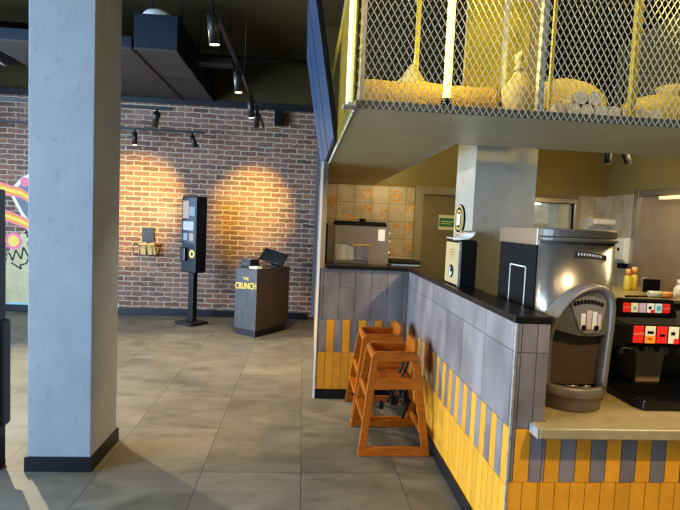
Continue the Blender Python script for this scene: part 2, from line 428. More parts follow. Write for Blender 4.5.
# orange letter-like prints on some of the tiles: open rings and bars
mb.mi = 3
for (tx, tz, a0, a1, r) in ((.36, 1.76, .3, 5.2, .06), (.58, 1.55, 0, 4.2, .06), (.80, 1.87, .5, 5.8, .07), (.80, 1.68, -1.5, 3.4, .06), (1.02, 1.64, 0, 5, .05), (1.02, 1.30, .6, 5.6, .06), (1.16, 1.86, 1, 6.0, .075), (1.38, 1.70, -.5, 3.6, .07), (1.36, 1.47, .5, 4.5, .06), (1.16, 1.16, .8, 5.2, .055), (1.38, 1.24, 2, 6, .06), (1.18, 1.45, 0, 3, .05)):
    pts = arc(tx, tz, r, a0, a1, 14) + arc(tx, tz, r-.022, a1, a0, 14)
    n = 15
    for i in range(n-1):
        q = [pts[i], pts[i+1], pts[2*n-2-i], pts[2*n-1-i]]
        mb.prism_y(q, KY+.0035, KY+.006)
    if r >= .06:
        mb.box(tx-.02, tx+r, KY+.0035, KY+.006, tz-.01, tz+.012)
struct(mb.build('wall_kitchen_rear', ['groutdark', 'wallpaint', 'walltile', 'deco', 'darkwall']))
d = struct(box(DX0+.05, DX1-.05, KY+.03, KY+.07, .01, DZ-.05).build('door_1', 'doorp'))
mb = MB(); mb.box(DX0-.06, DX0+.05, KY-.01, KY+.09, 0, DZ+.05); mb.box(DX1-.05, DX1+.06, KY-.01, KY+.09, 0, DZ+.05); mb.box(DX0+.05, DX1-.05, KY-.01, KY+.09, DZ-.05, DZ+.05)
mb.build('door_frame', mat('door_frame_paint', (.27, .26, .23), .5), d, bevel=.005)
mb = MB(); mb.tube([(DX1-.12, KY+.03, 1.0), (DX1-.12, KY-.02, 1.0), (DX1-.24, KY-.02, 1.0)], .01); mb.build('door_handle', 'steel', d)
w = MB()
for a, b, c, e in ((WX0-.06, WX0, WZ0-.06, WZ1+.06), (WX1, WX1+.06, WZ0-.06, WZ1+.06), (WX0, WX1, WZ0-.06, WZ0), (WX0, WX1, WZ1, WZ1+.06)): w.box(a, b, KY-.02, KY+.13, c, e)
w = struct(w.build('window_1', 'steel', bevel=.004))
box(WX0, WX1, KY+.06, KY+.065, WZ0, WZ1).build('window_pane', 'glass', w)
# store room behind the hatch
struct(box(WX0-.5, WX1+.25, YB-.04, YB-.001, 0, 2.6).build('wall_storeroom', mat('storeroom_paint', (.45, .5, .47), .8)))
sh = thing('wall_shelf', 'grey shelves seen through the bright hatch window in the rear wall', 'shelf', (3.5, 7.35, 1.2))
for z in (1.35, 1.6): box(3.15, 3.77, 7.18, 7.5, z, z+.025).build('shelf_board', 'galv', sh)
for x in (3.17, 3.75): box(x-.015, x+.015, 7.45, 7.5, 1.2, 1.95).build('bracket', 'galv', sh)
for i, (x, z, hh, wv) in enumerate(((3.27, 1.625, .13, .16), (3.5, 1.625, .17, .2), (3.34, 1.375, .14, .2))):
    mb = box(x-wv/2, x+wv/2, 7.24, 7.45, z, z+hh); 
    o = tag(mb.build('carton', ['tan', 'galv', 'white'][i], bevel=.004), ['tan carton on the upper storeroom shelf beyond the hatch', 'grey carton on the upper storeroom shelf beyond the hatch', 'white carton on the lower storeroom shelf beyond the hatch'][i], 'box')
tl = thing('strip_light', 'white strip light glowing in the storeroom beyond the hatch window', 'light', (3.1, 7.2, 1.86))
box(2.7, 3.6, 7.36, 7.49, 1.93, 1.99).build('housing', 'white', tl); box(2.72, 3.58, 7.37, 7.48, 1.90, 1.93).build('tube', 'striplamp', tl)

# right kitchen wall: tiles and steel hatch
mb = box(XR-.012, XR, 5.7, KY+.01, 0, 1.99)
tiles(mb, (XR-.012, 5.7, 0), (0, 1, 0), (-1, 0, 0), KY-5.7, [(r[0], r[1], .22, [1], 0) for r in kr])
struct(mb.build('wall_right_tiling', ['grout', 'walltile']))
sp = thing('steel_panel', 'large stainless steel panel with pale frame on the right kitchen wall', 'panel', (XR-.03, 5.1, .95))
box(XR-.03, XR-.002, 4.2, 5.6, .9, 1.95).build('sheet', mat('panel_steel', (.36, .29, .22), .4, .45, .1, 5), sp)
mb = MB(); mb.box(XR-.06, XR-.002, 5.6, 5.68, .9, 2.02); mb.build('jamb', 'steel', sp, bevel=.004)
box(XR-.06, XR-.002, 4.2, 5.6, 1.95, 2.02).build('head_rail', 'steeldark', sp, bevel=.004)
box(XR-.10, XR-.03, 4.5, 5.2, 1.90, 1.93).build('reflection_strip', mat('panel_reflection', (1, .8, .4), .4, em=(1, .75, .35), es=.8), sp)  # glowing strip stands in for a light reflected in the steel

# ================================================================== PILLARS
pl = thing('concrete_pillar', 'tall grey plastered square pillar on the left with black skirting', 'pillar', (-1.345, 3.1, 0))
box(-1.52, -1.17, 2.9, 3.3, 0, ZC).build('shaft', 'concrete', pl, bevel=.004)
mb = MB(); z = .085
mb.box(-1.532, -1.158, 2.888, 2.9, 0, z); mb.box(-1.532, -1.158, 3.3, 3.312, 0, z); mb.box(-1.532, -1.52, 2.9, 3.3, 0, z); mb.box(-1.17, -1.158, 2.9, 3.3, 0, z)
mb.build('skirting', 'skirt', pl)
CX0, CX1, CY0, CY1 = 1.06, 1.46, 3.08, 3.46
kc = thing('concrete_column', 'pale square column rising behind the bar top, carrying a round sign', 'pillar', ((CX0+CX1)/2, (CY0+CY1)/2, 0))
box(CX0, CX1, CY0, CY1, 0, ZC).build('shaft', 'concrete2', kc, bevel=.004)
sg = thing('round_sign', 'round black and gold sign with white card on left face of column', 'sign', (CX0-.003, 3.315, 1.55))
c0 = (CX0-.012, 3.315, 1.55)
MB().lathe([(.105, 0), (.105, .011)], c0, 28, 'x').build('disc', 'blackmat', sg)
mb = MB()
for r0, r1 in ((.1, .086), (.07, .055)):
    ptsA = arc(0, 0, r0, 0, 2*PI, 28); ptsB = arc(0, 0, r1, 0, 2*PI, 28)
    for i in range(28):
        q = [ptsA[i], ptsA[i+1], ptsB[i+1], ptsB[i]]
        mb.prism([(p[0]+3.315, p[1]+1.55) for p in q], lambda a, b: (CX0-.0145, a, b), lambda a, b: (CX0-.0121, a, b))
mb.build('gold_ring', mat('sign_gold', (.55, .38, .14), .5), sg)
box(CX0-.017, CX0-.0125, 3.285, 3.345, 1.515, 1.59).build('card', 'paper', sg)

# ================================================================== BAR COUNTER (L-shaped, tiled)
WX = .92; EY = 2.02; WT = .14; TZ = 1.11
bc = thing('bar_counter', 'L-shaped tiled bar counter in grey and yellow with dark skirting', 'counter', (.92, 3.1, 0))
mb = box(SX1+.014, WX+WT, CY, CY+.14, 0, TZ); mb.box(WX, WX+WT, EY, CY, 0, TZ)
mb.build('core', 'grout', bc)
GR = [(.68, .955, .135, [1], .03), (.955, TZ, .135, [1], .03)]
YR = [(.09, .40, .068, [0], 0), (.40, .68, .068, [0, 1], 0)]
mb = MB(); tiles(mb, (SX0+.012, CY, 0), (1, 0, 0), (0, -1, 0), WX-SX0-.012-.008, [(.08, .40, .068, [0], .0), (.40, .68, .068, [1, 0], 0)] + GR)
mb.build('front_cladding', ['yellow', 'greytile'], bc)
mb = MB(); tiles(mb, (WX, EY, 0), (0, 1, 0), (-1, 0, 0), CY-EY-.008, [(.08, .40, .068, [0], 0), (.40, .655, .068, [0, 1], 0), (.655, .985, .33, [1], .02), (.985, TZ, .33, [1], .02)])
mb.build('side_cladding', ['yellow', 'greytile'], bc)
mb = MB(); tiles(mb, (WX-.006, EY, 0), (1, 0, 0), (0, -1, 0), WT+.006, [(.0, .42, .0687, [0], 0), (.42, .655, .0687, [1, 0], -.045), (.655, .985, .0687, [1], -.045), (.985, TZ, .0687, [1], -.045)])
mb.build('end_cladding', ['yellow', 'greytile'], bc)
mb = MB(); mb.box(SX0+.004, WX-.008, CY-.018, CY-.0075, 0, .08); mb.box(WX-.018, WX-.0075, EY, CY-.02, 0, .08)
mb.build('skirting', 'skirt', bc)
box(WX-.01, WX-.0005, EY-.0095, EY-.0005, 0, TZ).build('corner_trim', 'galv', bc)
bt = MB()
L_pts = [(SX1+.016, CY-.02), (WX-.02, CY-.02), (WX-.02, EY-.012), (WX+WT+.0, EY-.012), (WX+WT, CY+.62), (SX1+.016, CY+.62)]
bt.prism_z(L_pts, TZ, TZ+.03)
tag(bt.build('worktop', 'ledge', bevel=.004), 'dark L-shaped bar top running along the tiled counter', 'counter')

# low drinks counter
LZ = .69
dc = thing('drinks_counter', 'low tiled counter base with yellow and grey stripes on the right', 'counter', (2.4, 2.3, 0))
box(WX+WT, XR-.02, EY, EY+.06, 0, LZ-.047).build('core', 'grout', dc)
mb = MB(); 
tiles(mb, (WX+WT, EY, 0), (1, 0, 0), (0, -1, 0), XR-.02-WX-WT, [(.0, .42, .0687, [0], 0), (.42, LZ-.047, .0687, [0, 1], .0149)])
mb.build('cladding', ['yellow', 'greytile'], dc)
wt = thing('drinks_worktop', 'pale stone worktop carrying the ice dispenser and soda fountain', 'worktop', (2.4, 2.3, LZ))
mb = MB(); mb.prism_z([(1.0, EY-.09), (XR-.002, EY-.09), (XR-.002, EY+.9), (WX+WT+.004, EY+.9), (WX+WT+.004, EY-.01), (1.0, EY-.01)], LZ-.045, LZ)
mb.build('slab', 'worktop', wt, bevel=.006)
box(.994, 1.0, EY-.088, EY-.012, LZ-.043, LZ-.002).build('end_cap', 'galv', wt)
mb = box(WX+WT+.01, XR-.02, EY+.82, EY+.9, 0, LZ-.047); mb.build('rear_support', 'blackmat', dc)

# ================================================================== CANOPY + CAGE
SZ = 1.99; CFX0, CFY0 = .205, 2.15; CIX, CIY = .875, 2.93
cp = thing('canopy', 'grey soffit canopy over the bar counter below the mesh cage', 'canopy', (.5, 3.5, SZ))
mb = MB(); mb.prism_z([(CFX0, CFY0), (XR, CFY0), (XR, CIY), (CIX, CIY), (CIX, KY), (CFX0, KY)], SZ, SZ+.03)
mb.build('soffit', 'soffit', cp)
mb = box(CFX0, XR, CFY0-.004, CFY0, SZ-.004, SZ+.03); mb.build('front_angle', 'steeldark', cp)
box(.15, CFX0-.004, CFY0-.05, CFY0+.03, SZ-.006, SZ).build('corner_plate', 'galv', cp)
mb = MB(); mb.box(CFX0-.004, CFX0, CFY0, KY, SZ-.004, SZ+.03)
mb.box(CIX, XR, CIY, CIY+.004, SZ-.002, SZ+.03); mb.box(CIX, CIX+.004, CIY+.004, KY, SZ-.002, SZ+.03)
mb.build('edge_angle', 'galv', cp)
# mesh cage
MZ0, MZ1 = SZ+.0, 2.85
cg = thing('mesh_cage', 'expanded metal mesh cage standing on the canopy, lit yellow inside', 'cage', (1.2, 2.5, SZ+.03))
def lattice(mb, p0, u, n, length, z0, z1, w=.029, h=.050, t=.0027, d=.0025):
    p0 = Vector(p0); u = Vector(u); n = Vector(n)
    nx = int(length/(w/2)); nz = int((z1-z0)/(h/2))
    def P(i, j): return p0 + u*(i*w/2) + Vector((0, 0, z0 + j*h/2))
    for i in range(nx):
        for j in range(nz):
            if (i+j) % 2 == 0: a, b = P(i, j), P(i+1, j+1)
            else: a, b = P(i, j+1), P(i+1, j)
            s = (b-a).normalized().cross(n)*t/2
            dd = n*d/2
            v = [mb.bm.verts.new(x) for x in (a-s-dd, b-s-dd, b+s-dd, a+s-dd, a-s+dd, b-s+dd, b+s+dd, a+s+dd)]
            for q in ((3, 2, 1, 0), (4, 5, 6, 7), (0, 1, 5, 4), (2, 3, 7, 6)): mb.face([v[k] for k in q])
mb = MB(); lattice(mb, (CFX0, CFY0-.008, 0), (1, 0, 0), (0, 1, 0), 2.6, SZ-.004, 2.75)
mb.build('front_mesh', 'mesh', cg)
mb = MB(); lattice(mb, (CFX0-.008, CFY0, 0), (0, 1, 0), (1, 0, 0), 1.1, SZ-.004, 2.75, .06, .1, .003)
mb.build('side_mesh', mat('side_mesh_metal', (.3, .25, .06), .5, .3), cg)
# posts
def post(x, y, m, w=.02, z0=SZ+.03): return box(x-w/2, x+w/2, y-w/2, y+w/2, z0, MZ1).build('post', m, cg)
post(1.01, CFY0+.01, 'galv', .026); post(2.4, CFY0+.01, 'galv', .026)
post(CFX0+.022, CFY0+.012, 'galv', .018)
post(.62, 2.93, 'yellowpost', .024, SZ+.06); post(1.09, 2.80, 'galv', .022); post(1.46, 2.2, 'yellowpost', .026); post(1.10, 2.25, 'yellowpost', .014)
post(.3, 2.95, 'yellowpost', .02, SZ+.06)
mb = MB(); mb.box(CFX0, 2.9, CFY0-.004, CFY0+.02, MZ1-.03, MZ1); mb.box(CFX0-.004, CFX0+.02, CFY0+.02, 5.6, MZ1-.03, MZ1)
mb.build('top_rail', 'galv', cg)
# yellow back panel
box(.92, 1.30, 2.965, 2.98, SZ+.06, MZ1).build('back_panel', mat('yellow_back_panel', (.3, .235, .01), .6, 0, .3, 4), cg)
# neon tubes
def neon(x, y, z0, z1, m, label, r=.014, sock='blackmat'):
    t = thing('neon_tube', label, 'light', (x, y, z0))
    MB().lathe([(r, z0+(.05 if sock else .012)), (r, z1)], (x, y, 0), 12).build('tube', m, t)
    if sock: MB().lathe([(r*1.5, z0), (r*1.5, z0+.03), (r*1.2, z0+.05)], (x, y, 0), 12).build('socket', sock, t)
    else: MB().lathe([(r*1.04, z0), (r*1.04, z0+.012)], (x, y, 0), 12).build('end_cap', 'galv', t)
    return t
neon(.617, 2.23, SZ+.03, 2.82, 'neon', 'bright yellow vertical neon tube inside the cage in front of the burlap bolster', .017)
neon(.195-.022, CFY0-.025, SZ, 2.82, 'neonsoft', 'pale vertical light tube at the left front corner of the cage', .014, None)

# sacks and things inside the cage
def blob(fn, rad, c, m, name, parent=None, subdiv=4, nz=.06, ns=5., flat=.75, seed=0):
    mb = MB(); r = bmesh.ops.create_icosphere(mb.bm, subdivisions=subdiv, radius=1)
    zmin = 1e9
    for v in mb.bm.verts:
        p = Vector(fn(v.co.copy()))
        p += v.co*noise.noise(v.co*ns + Vector((seed, 0, 0)))*nz + v.co*noise.noise(v.co*ns*2.7 + Vector((0, seed, 0)))*nz*.4
        if p.z < -flat: p.z = -flat
        v.co = Vector((p.x*rad[0], p.y*rad[1], p.z*rad[2]))
    zmin = min(v.co.z for v in mb.bm.verts)
    for f in mb.bm.faces:
        f.smooth = True
        for l in f.loops: l[mb.tl] = (1, 1, 1, 1)
    mb.bm.transform(Matrix.Translation((c[0], c[1], c[2]-zmin)))
    return mb.build(name, m, parent)
CZ = SZ+.03
# low bench / trough
tr = thing('burlap_bolster', 'long flat-topped burlap bolster lying behind the mesh at the left', 'bolster', (.6, 2.5, CZ))
mb = MB()
pr = [(2.36, CZ), (2.35, CZ+.08), (2.37, CZ+.145), (2.42, CZ+.165), (2.56, CZ+.165), (2.61, CZ+.14), (2.63, CZ+.07), (2.62, CZ)]
mb.smooth = True
nst = 30; rings = []
for i in range(nst+1):
    x = .25 + (.91-.25)*i/nst
    rings.append([mb.bm.verts.new((x, y + .008*noise.noise(Vector((x*9, y*9, z*9))), z + (.008*noise.noise(Vector((x*8, y*8+3, z*8))) if z > CZ+.01 else 0))) for y, z in pr])
for i in range(nst):
    for k in range(len(pr)-1): mb.face([rings[i][k], rings[i+1][k], rings[i+1][k+1], rings[i][k+1]])
    mb.face([rings[i][-1], rings[i+1][-1], rings[i+1][0], rings[i][0]])
mb.smooth = False
mb.face(rings[0]); mb.face(rings[-1])
mb.build('body', 'burlap', tr)
def peaked(p):
    z = p.z
    k = 1 - .78*max(0, z)**.8
    return (p.x*k, p.y*k, z*1.1)
t = thing('sack', 'small pointed yellow sack peeping above the burlap bolster', 'sack', (.57, 2.77, CZ))
blob(peaked, (.17, .13, .20), (.57, 2.78, CZ), 'linen', 'body', t, seed=3)
def neck(p):
    z = p.z; k = 1 - .72*max(0., min(1., (z-.1)/.6))
    return (p.x*k, p.y*k, z)
t = thing('sack', 'upright sack with tied neck beside the galvanised cage post', 'sack', (1.0, 2.5, CZ))
blob(neck, (.085, .085, .155), (1.0, 2.36, CZ), 'linen', 'body', t, seed=5, flat=.8)
MB().tube([(.998, 2.36, CZ+.235), (.995, 2.36, CZ+.265), (.99, 2.35, CZ+.295), (1.005, 2.34, CZ+.32)], .02, 10, radii=[.028, .018, .026, .012]).build('tied_neck', 'linen', t)
t = thing('sack', 'big bulging sack lying behind the stacked rolls in the cage', 'sack', (1.36, 2.6, CZ))
blob(lambda p: (p.x, p.y, p.z), (.235, .14, .165), (1.36, 2.62, CZ), 'linen', 'body', t, seed=8, nz=.05, ns=2.5)
t = thing('sack', 'wide sack with open rolled neck at the right end of the cage', 'sack', (1.86, 2.6, CZ))
blob(lambda p: (p.x, p.y, p.z), (.25, .14, .13), (1.88, 2.58, CZ), 'linen', 'body', t, seed=12, nz=.05, ns=2.5)
mb = MB(); mb.lathe([(.055, 0), (.06, .03), (.082, .065), (.078, .07), (.055, .045)], (1.93, 2.58, CZ+.20), 20); mb.build('open_neck', 'linen', t)
# rolls with pale round ends
row_lab = ['leftmost lower', 'second lower', 'third lower', 'fourth lower', 'fifth lower', 'sixth lower', 'seventh lower', 'eighth lower', 'ninth lower']
def roll(x, z, label, r=.031):
    t = thing('paper_roll', label, 'roll', (x, 2.26, z), 0, 'pale-ended rolls stacked in the cage')
    MB().lathe([(r, .004), (r, .14)], (x, 2.22, z), 16, 'y').build('body', 'bark', t)
    MB().lathe([(r*.93, 0), (r*.93, .004)], (x, 2.22, z), 16, 'y').build('end', 'cut', t)
for i in range(8): roll(1.135 + .0655*i + (.004 if i % 2 else 0), CZ+.033, '%s pale-ended roll in the bottom row of the cage, counting from the galvanised post' % ['first', 'second', 'third', 'fourth', 'fifth', 'sixth', 'seventh', 'eighth'][i])
roll(1.235, CZ+.033+.056, 'left one of the two pale-ended rolls in the top row of the stack'); roll(1.302, CZ+.033+.056, 'right one of the two pale-ended rolls in the top row of the stack')

# menu screens along the left side of the cage (tilted outwards)
for i in range(3):
    ya, yb = 3.28 + i*.74, 3.28 + i*.74 + .71
    s = thing('menu_screen', ['nearest tilted menu screen on the left side of the mesh cage', 'middle tilted menu screen on the left side of the mesh cage', 'farthest tilted menu screen on the left side of the mesh cage, toward brick wall'][i], 'screen', (.17, (ya+yb)/2, 2.03), 0, 'menu screens along the cage side')
    xb, xt, z0, z1 = .185, -.03, 2.02, 3.25
    mb = MB(); mb.hexa([(xb, ya, z0), (xb, yb, z0), (xb+.035, yb, z0+.005), (xb+.035, ya, z0+.005), (xt, ya, z1), (xt, yb, z1), (xt+.035, yb, z1), (xt+.035, ya, z1)])
    mb.build('casing', 'blackmat', s, bevel=.003)
    def lx(z): return xb + (xt-xb)*(z-z0)/(z1-z0) - .002
    mb = MB(); mb.hexa([(lx(z0+.03)-.001, ya+.02, z0+.03), (lx(z0+.03)-.001, yb-.02, z0+.03), (lx(z0+.03)+.001, yb-.02, z0+.03), (lx(z0+.03)+.001, ya+.02, z0+.03),
             (lx(z1-.03)-.001, ya+.02, z1-.03), (lx(z1-.03)-.001, yb-.02, z1-.03), (lx(z1-.03)+.001, yb-.02, z1-.03), (lx(z1-.03)+.001, ya+.02, z1-.03)])
    mb.build('display', 'menuscreen', s)
    box(-.0, .03, (ya+yb)/2-.02, (ya+yb)/2+.02, 3.2, ZC).build('hanger', 'blackmat', s)

# ================================================================== CEILING SERVICES
dt = thing('air_duct', 'black rectangular air duct hanging from the ceiling right of the pillar', 'duct', (-1.56, 6.4, 3.17))
box(-1.80, -1.36, 5.4, YB-.03, 3.19, 3.54).build('casing', 'duct', dt, bevel=.006)
box(-1.80, -1.36, 5.4, YB-.03, 3.17, 3.19).build('underside', 'ductpanel', dt)
mb = MB()
for y in (5.42, 6.1, 6.8): mb.box(-1.36, -1.35, y, y+.035, 3.17, 3.55)
mb.box(-1.805, -1.795, 5.39, YB-.03, 3.16, 3.168); mb.box(-1.8, -1.36, 6.4, 6.41, 3.165, 3.1699)
mb.build('seam', 'black', dt)
tag(MB().lathe([(.16, 0), (.155, .05), (.12, .09), (.05, .115), (.001, .12)], (-1.63, 5.62, 3.551), 20, sy=.8).build('duct_cap', 'silver'), 'shiny silver domed cap sitting on the black air duct', 'duct cap')
for x in (-1.74, -1.42): box(x-.01, x+.01, 5.8, 5.82, 3.54, ZC).build('hanger_rod', 'black', dt)
d2 = thing('air_duct', 'wide low air duct panel seen beside the pillar, left of the hanging duct', 'duct', (-2.5, 6.4, 3.17))
box(-3.3, -1.82, 5.4, YB-.03, 3.19, 3.3).build('casing', 'duct', d2); box(-3.3, -1.82, 5.4, YB-.03, 3.17, 3.19).build('underside', 'ductpanel', d2)
box(-2.6, -2.58, 6.0, 6.02, 3.3, ZC).build('hanger_rod', 'black', d2)
d3 = thing('round_duct', 'big round dark duct running under the ceiling at far left', 'duct', (-4.2, 6.2, 3.4))
MB().tube([(-5.38, 6.3, 3.42), (-3.32, 6.3, 3.42)], .24, 24).build('pipe', 'duct', d3)
mb = MB()
for x in (-5.0, -4.3, -3.6): mb.tube([(x, 6.3, 3.42), (x+.03, 6.3, 3.42)], .25, 24)
mb.build('joint_ring', 'galv', d3)
box(-4.0, -3.98, 6.29, 6.31, 3.65, ZC).build('hanger_rod', 'black', d3)
cdt = thing('ceiling_conduit', 'thin dark conduit crossing under the ceiling toward the cage', 'pipe', (-.6, 6.5, 3.5))
MB().tube([(-1.34, 6.5, 3.5), (.1, 6.5, 3.5)], .022, 10).build('pipe', 'blackmat', cdt)
mb = MB()
for x in (-1.1, -.2): mb.tube([(x, 6.5, 3.5), (x, 6.5, ZC)], .006, 6)
mb.build('hanger_rod', 'blackmat', cdt)
ct_ = thing('cable_tray', 'short black cable tray beside the hanging duct', 'cable tray', (-1.1, 6.2, 3.3))
box(-1.34, -.9, 6.1, 6.3, 3.3, 3.36).build('channel', 'black', ct_)
for x in (-1.3, -.95): box(x-.006, x+.006, 6.19, 6.21, 3.36, ZC).build('hanger_rod', 'black', ct_)
# tracks
def track(p0, p1, label, hang):
    t = thing('light_track', label, 'light track', tuple((Vector(p0)+Vector(p1))/2))
    a, b = Vector(p0), Vector(p1)
    dx = .013 if abs(a.x-b.x) < .01 else 0; dy = .013 if dx == 0 else 0
    box(min(a.x, b.x)-dx, max(a.x, b.x)+dx, min(a.y, b.y)-dy, max(a.y, b.y)+dy, a.z, a.z+.03).build('rail', 'black', t)
    mb = MB()
    for f in hang:
        p = a.lerp(b, f); mb.tube([(p.x, p.y, p.z+.03), (p.x, p.y, 3.17 if a.x != b.x else ZC)], .002, 6)
    mb.build('suspension_wire', 'black', t)
track((-.575, 2.4, 2.72), (-.575, 6.9, 2.72), 'black light track running away from the camera between duct and cage', (.1, .5, .9))
track((-4.9, 5.6, 2.62), (-1.45, 5.6, 2.62), 'short upper black light track crossing behind the pillar', (.05, .3))
track((-4.9, 7.1, 2.63), (-1.39, 7.1, 2.63), 'lower black light track in front of the brick wall', (.1, .3))
def spotlight(p, aim, label, lit=True, L=.14, r=.033):
    p = Vector(p); t = thing('track_spotlight', label, 'spotlight', tuple(p), 0, 'black track spotlights')
    d = (Vector(aim)-p).normalized()
    s = p + Vector((0, 0, -.06)); e = s + d*L
    MB().tube([p, s], .012, 8).build('bracket', 'black', t)
    MB().tube([s-d*.03, s-d*.02, e], r, 16, radii=[r*.6, r, r]).build('housing', 'black', t)
    MB().tube([e+d*.0005, e+d*.003], r*.84, 16).build('lens', 'lens' if lit else 'lensoff', t)
    return e + d*.02, d
SP = []
for i, (y, aim, lab) in enumerate(((3.08, (-.38, 3.6, 0), 'nearest spotlight on the long track, beyond the top left of the cage'), (4.2, (-.40, 4.6, 0), 'second spotlight on the long track, glowing, below the crossing conduit'), (5.2, (-.35, 6.0, 0), 'third spotlight on the long track, close in front of the brick wall'), (5.9, (-.76, 7.5, 1.75), 'farthest spotlight on the long track, lighting the brick wall'))):
    SP.append(spotlight((-.575, y, 2.72), aim, lab))
SP.append(spotlight((-1.61, 5.6, 2.62), (-2.42, 7.5, 1.75), 'lit spotlight on the short upper track near the pillar', True, .19, .038))
SP.append(spotlight((-2.33, 7.1, 2.63), (-2.36, 7.3, .6), 'vertical spotlight on the lower track beside the pillar'))
SP.append(spotlight((-1.56, 7.1, 2.63), (-1.25, 7.1, 1.9), 'unlit spotlight tilted right at the end of the lower track', False))
SP.append(spotlight((-3.7, 5.6, 2.62), (-.8, 3.6, 0), 'spotlight on the short upper track left of the pillar'))
# kitchen pair
kt = thing('light_track', 'dark ceiling track in the kitchen behind the canopy', 'light track', (2.9, 4.5, 2.34))
box(2.3, 3.6, 4.48, 4.52, 2.34, 2.37).build('rail', 'blackmat', kt)
MB().tube([(2.9, 4.5, 2.37), (2.9, 4.5, ZC)], .006, 6).build('suspension_rod', 'blackmat', kt)
SP.append(spotlight((2.80, 4.5, 2.34), (2.81, 4.45, 0), 'left dark spotlight hanging behind the canopy on the right', False, .13, .03))
SP.append(spotlight((2.95, 4.5, 2.34), (3.35, 4.4, 1.3), 'right dark tilted spotlight hanging behind the canopy on the right', False, .13, .03))
# speaker on the brick wall
spk = thing('wall_speaker', 'small black loudspeaker mounted high on the brick wall', 'speaker', (-.41, 7.55, 2.96))
box(-.47, -.35, 7.38, 7.50, 2.86, 3.07).build('cabinet', 'black', spk, bevel=.01)
box(-.462, -.358, 7.374, 7.38, 2.868, 3.062).build('grille', 'blackmat', spk)
box(-.43, -.39, 7.5, YB, 2.93, 3.0).build('bracket', 'black', spk)

# ================================================================== BRICK WALL ITEMS
mu = thing('wall_mural', 'colourful painted mural on the brick wall at the left, half hidden by pillar', 'mural', (-3.7, YB, 0))
def mpx(x, y): return (-4.274 + (x-5)/66.4, .084 + (305-y)/69.2)
def mshape(name, m, pts, lay):
    y = YB - .002 - .0006*lay
    MB().prism_y([mpx(*p) for p in pts], y-.0005, YB+.0).build(name, m, mu)
def swirl(name, m, ctr, w, lay):
    up = [(x, y-w(i/(len(ctr)-1))) for i, (x, y) in enumerate(ctr)]; dn = [(x, y+w(i/(len(ctr)-1))) for i, (x, y) in enumerate(ctr)]
    mshape(name, m, up+dn[::-1], lay)
mshape('panel', 'mbeige', [(6, 303), (6, 262), (12, 240), (24, 228), (60, 222), (100, 232), (112, 303)], 1)
mshape('base_line', 'mblue', [(6, 305), (112, 305), (112, 302), (6, 302)], 2)
mshape('grey_shape', 'mwhite', [(11, 196), (14, 184), (20, 177), (28, 172), (50, 170), (70, 180), (74, 210), (60, 226), (28, 226), (20, 214)], 2)
mshape('grey_shape', 'mgrey', [(14, 196), (17, 186), (22, 180), (29, 176), (50, 174), (66, 183), (70, 208), (58, 222), (30, 222), (22, 212)], 3)
mshape('dot', 'pink', [(23+4*math.cos(a), 181+5*math.sin(a)) for a in [2*PI*k/14 for k in range(14)]], 4)
c1 = [(-10, 182), (0, 187), (10, 190), (20, 192), (32, 200), (60, 206), (100, 200)]
swirl('swirl', 'pink', c1, lambda f: 6-2*f, 5); swirl('swirl', 'mor', c1, lambda f: 4.4-1.5*f, 6); swirl('swirl', 'myel', c1, lambda f: 1.6, 7)
c2 = [(4, 214), (12, 217), (20, 220), (30, 225), (60, 228), (100, 220)]
swirl('swirl', 'pink', c2, lambda f: 5.5, 5); swirl('swirl', 'mor', c2, lambda f: 4, 6); swirl('swirl', 'myel', c2, lambda f: 1.5, 7)
mshape('ball', 'pink', [(13+7.5*math.cos(a), 240+8.5*math.sin(a)) for a in [2*PI*k/20 for k in range(20)]], 6)
mshape('ball', 'myel', [(13+5*math.cos(a), 240+5.6*math.sin(a)) for a in [2*PI*k/20 for k in range(20)]], 7)
def stroke(a, b, w=1.1):
    dx, dy = b[0]-a[0], b[1]-a[1]; l = math.hypot(dx, dy); nx, ny = -dy/l*w/2, dx/l*w/2
    return [(a[0]+nx, a[1]+ny), (b[0]+nx, b[1]+ny), (b[0]-nx, b[1]-ny), (a[0]-nx, a[1]-ny)]
zz = [(9, 252), (12, 260), (15, 249), (20, 258), (22, 246), (27, 256), (25, 262), (19, 264), (20, 268), (11, 262)]
mb = MB()
for i in range(len(zz)-1): mb.prism_y([mpx(*p) for p in stroke(zz[i], zz[i+1], 1.3)], YB-.0062-.0002*i, YB)
for a, b in (((24, 228), (26, 236)), ((22, 232), (28, 230)), ((26, 240), (28, 252)), ((40, 240), (55, 262)), ((55, 262), (70, 240))): mb.prism_y([mpx(*p) for p in stroke(a, b, 1.3)], YB-.0065, YB)
mb.build('black_scribble', 'mblack', mu)

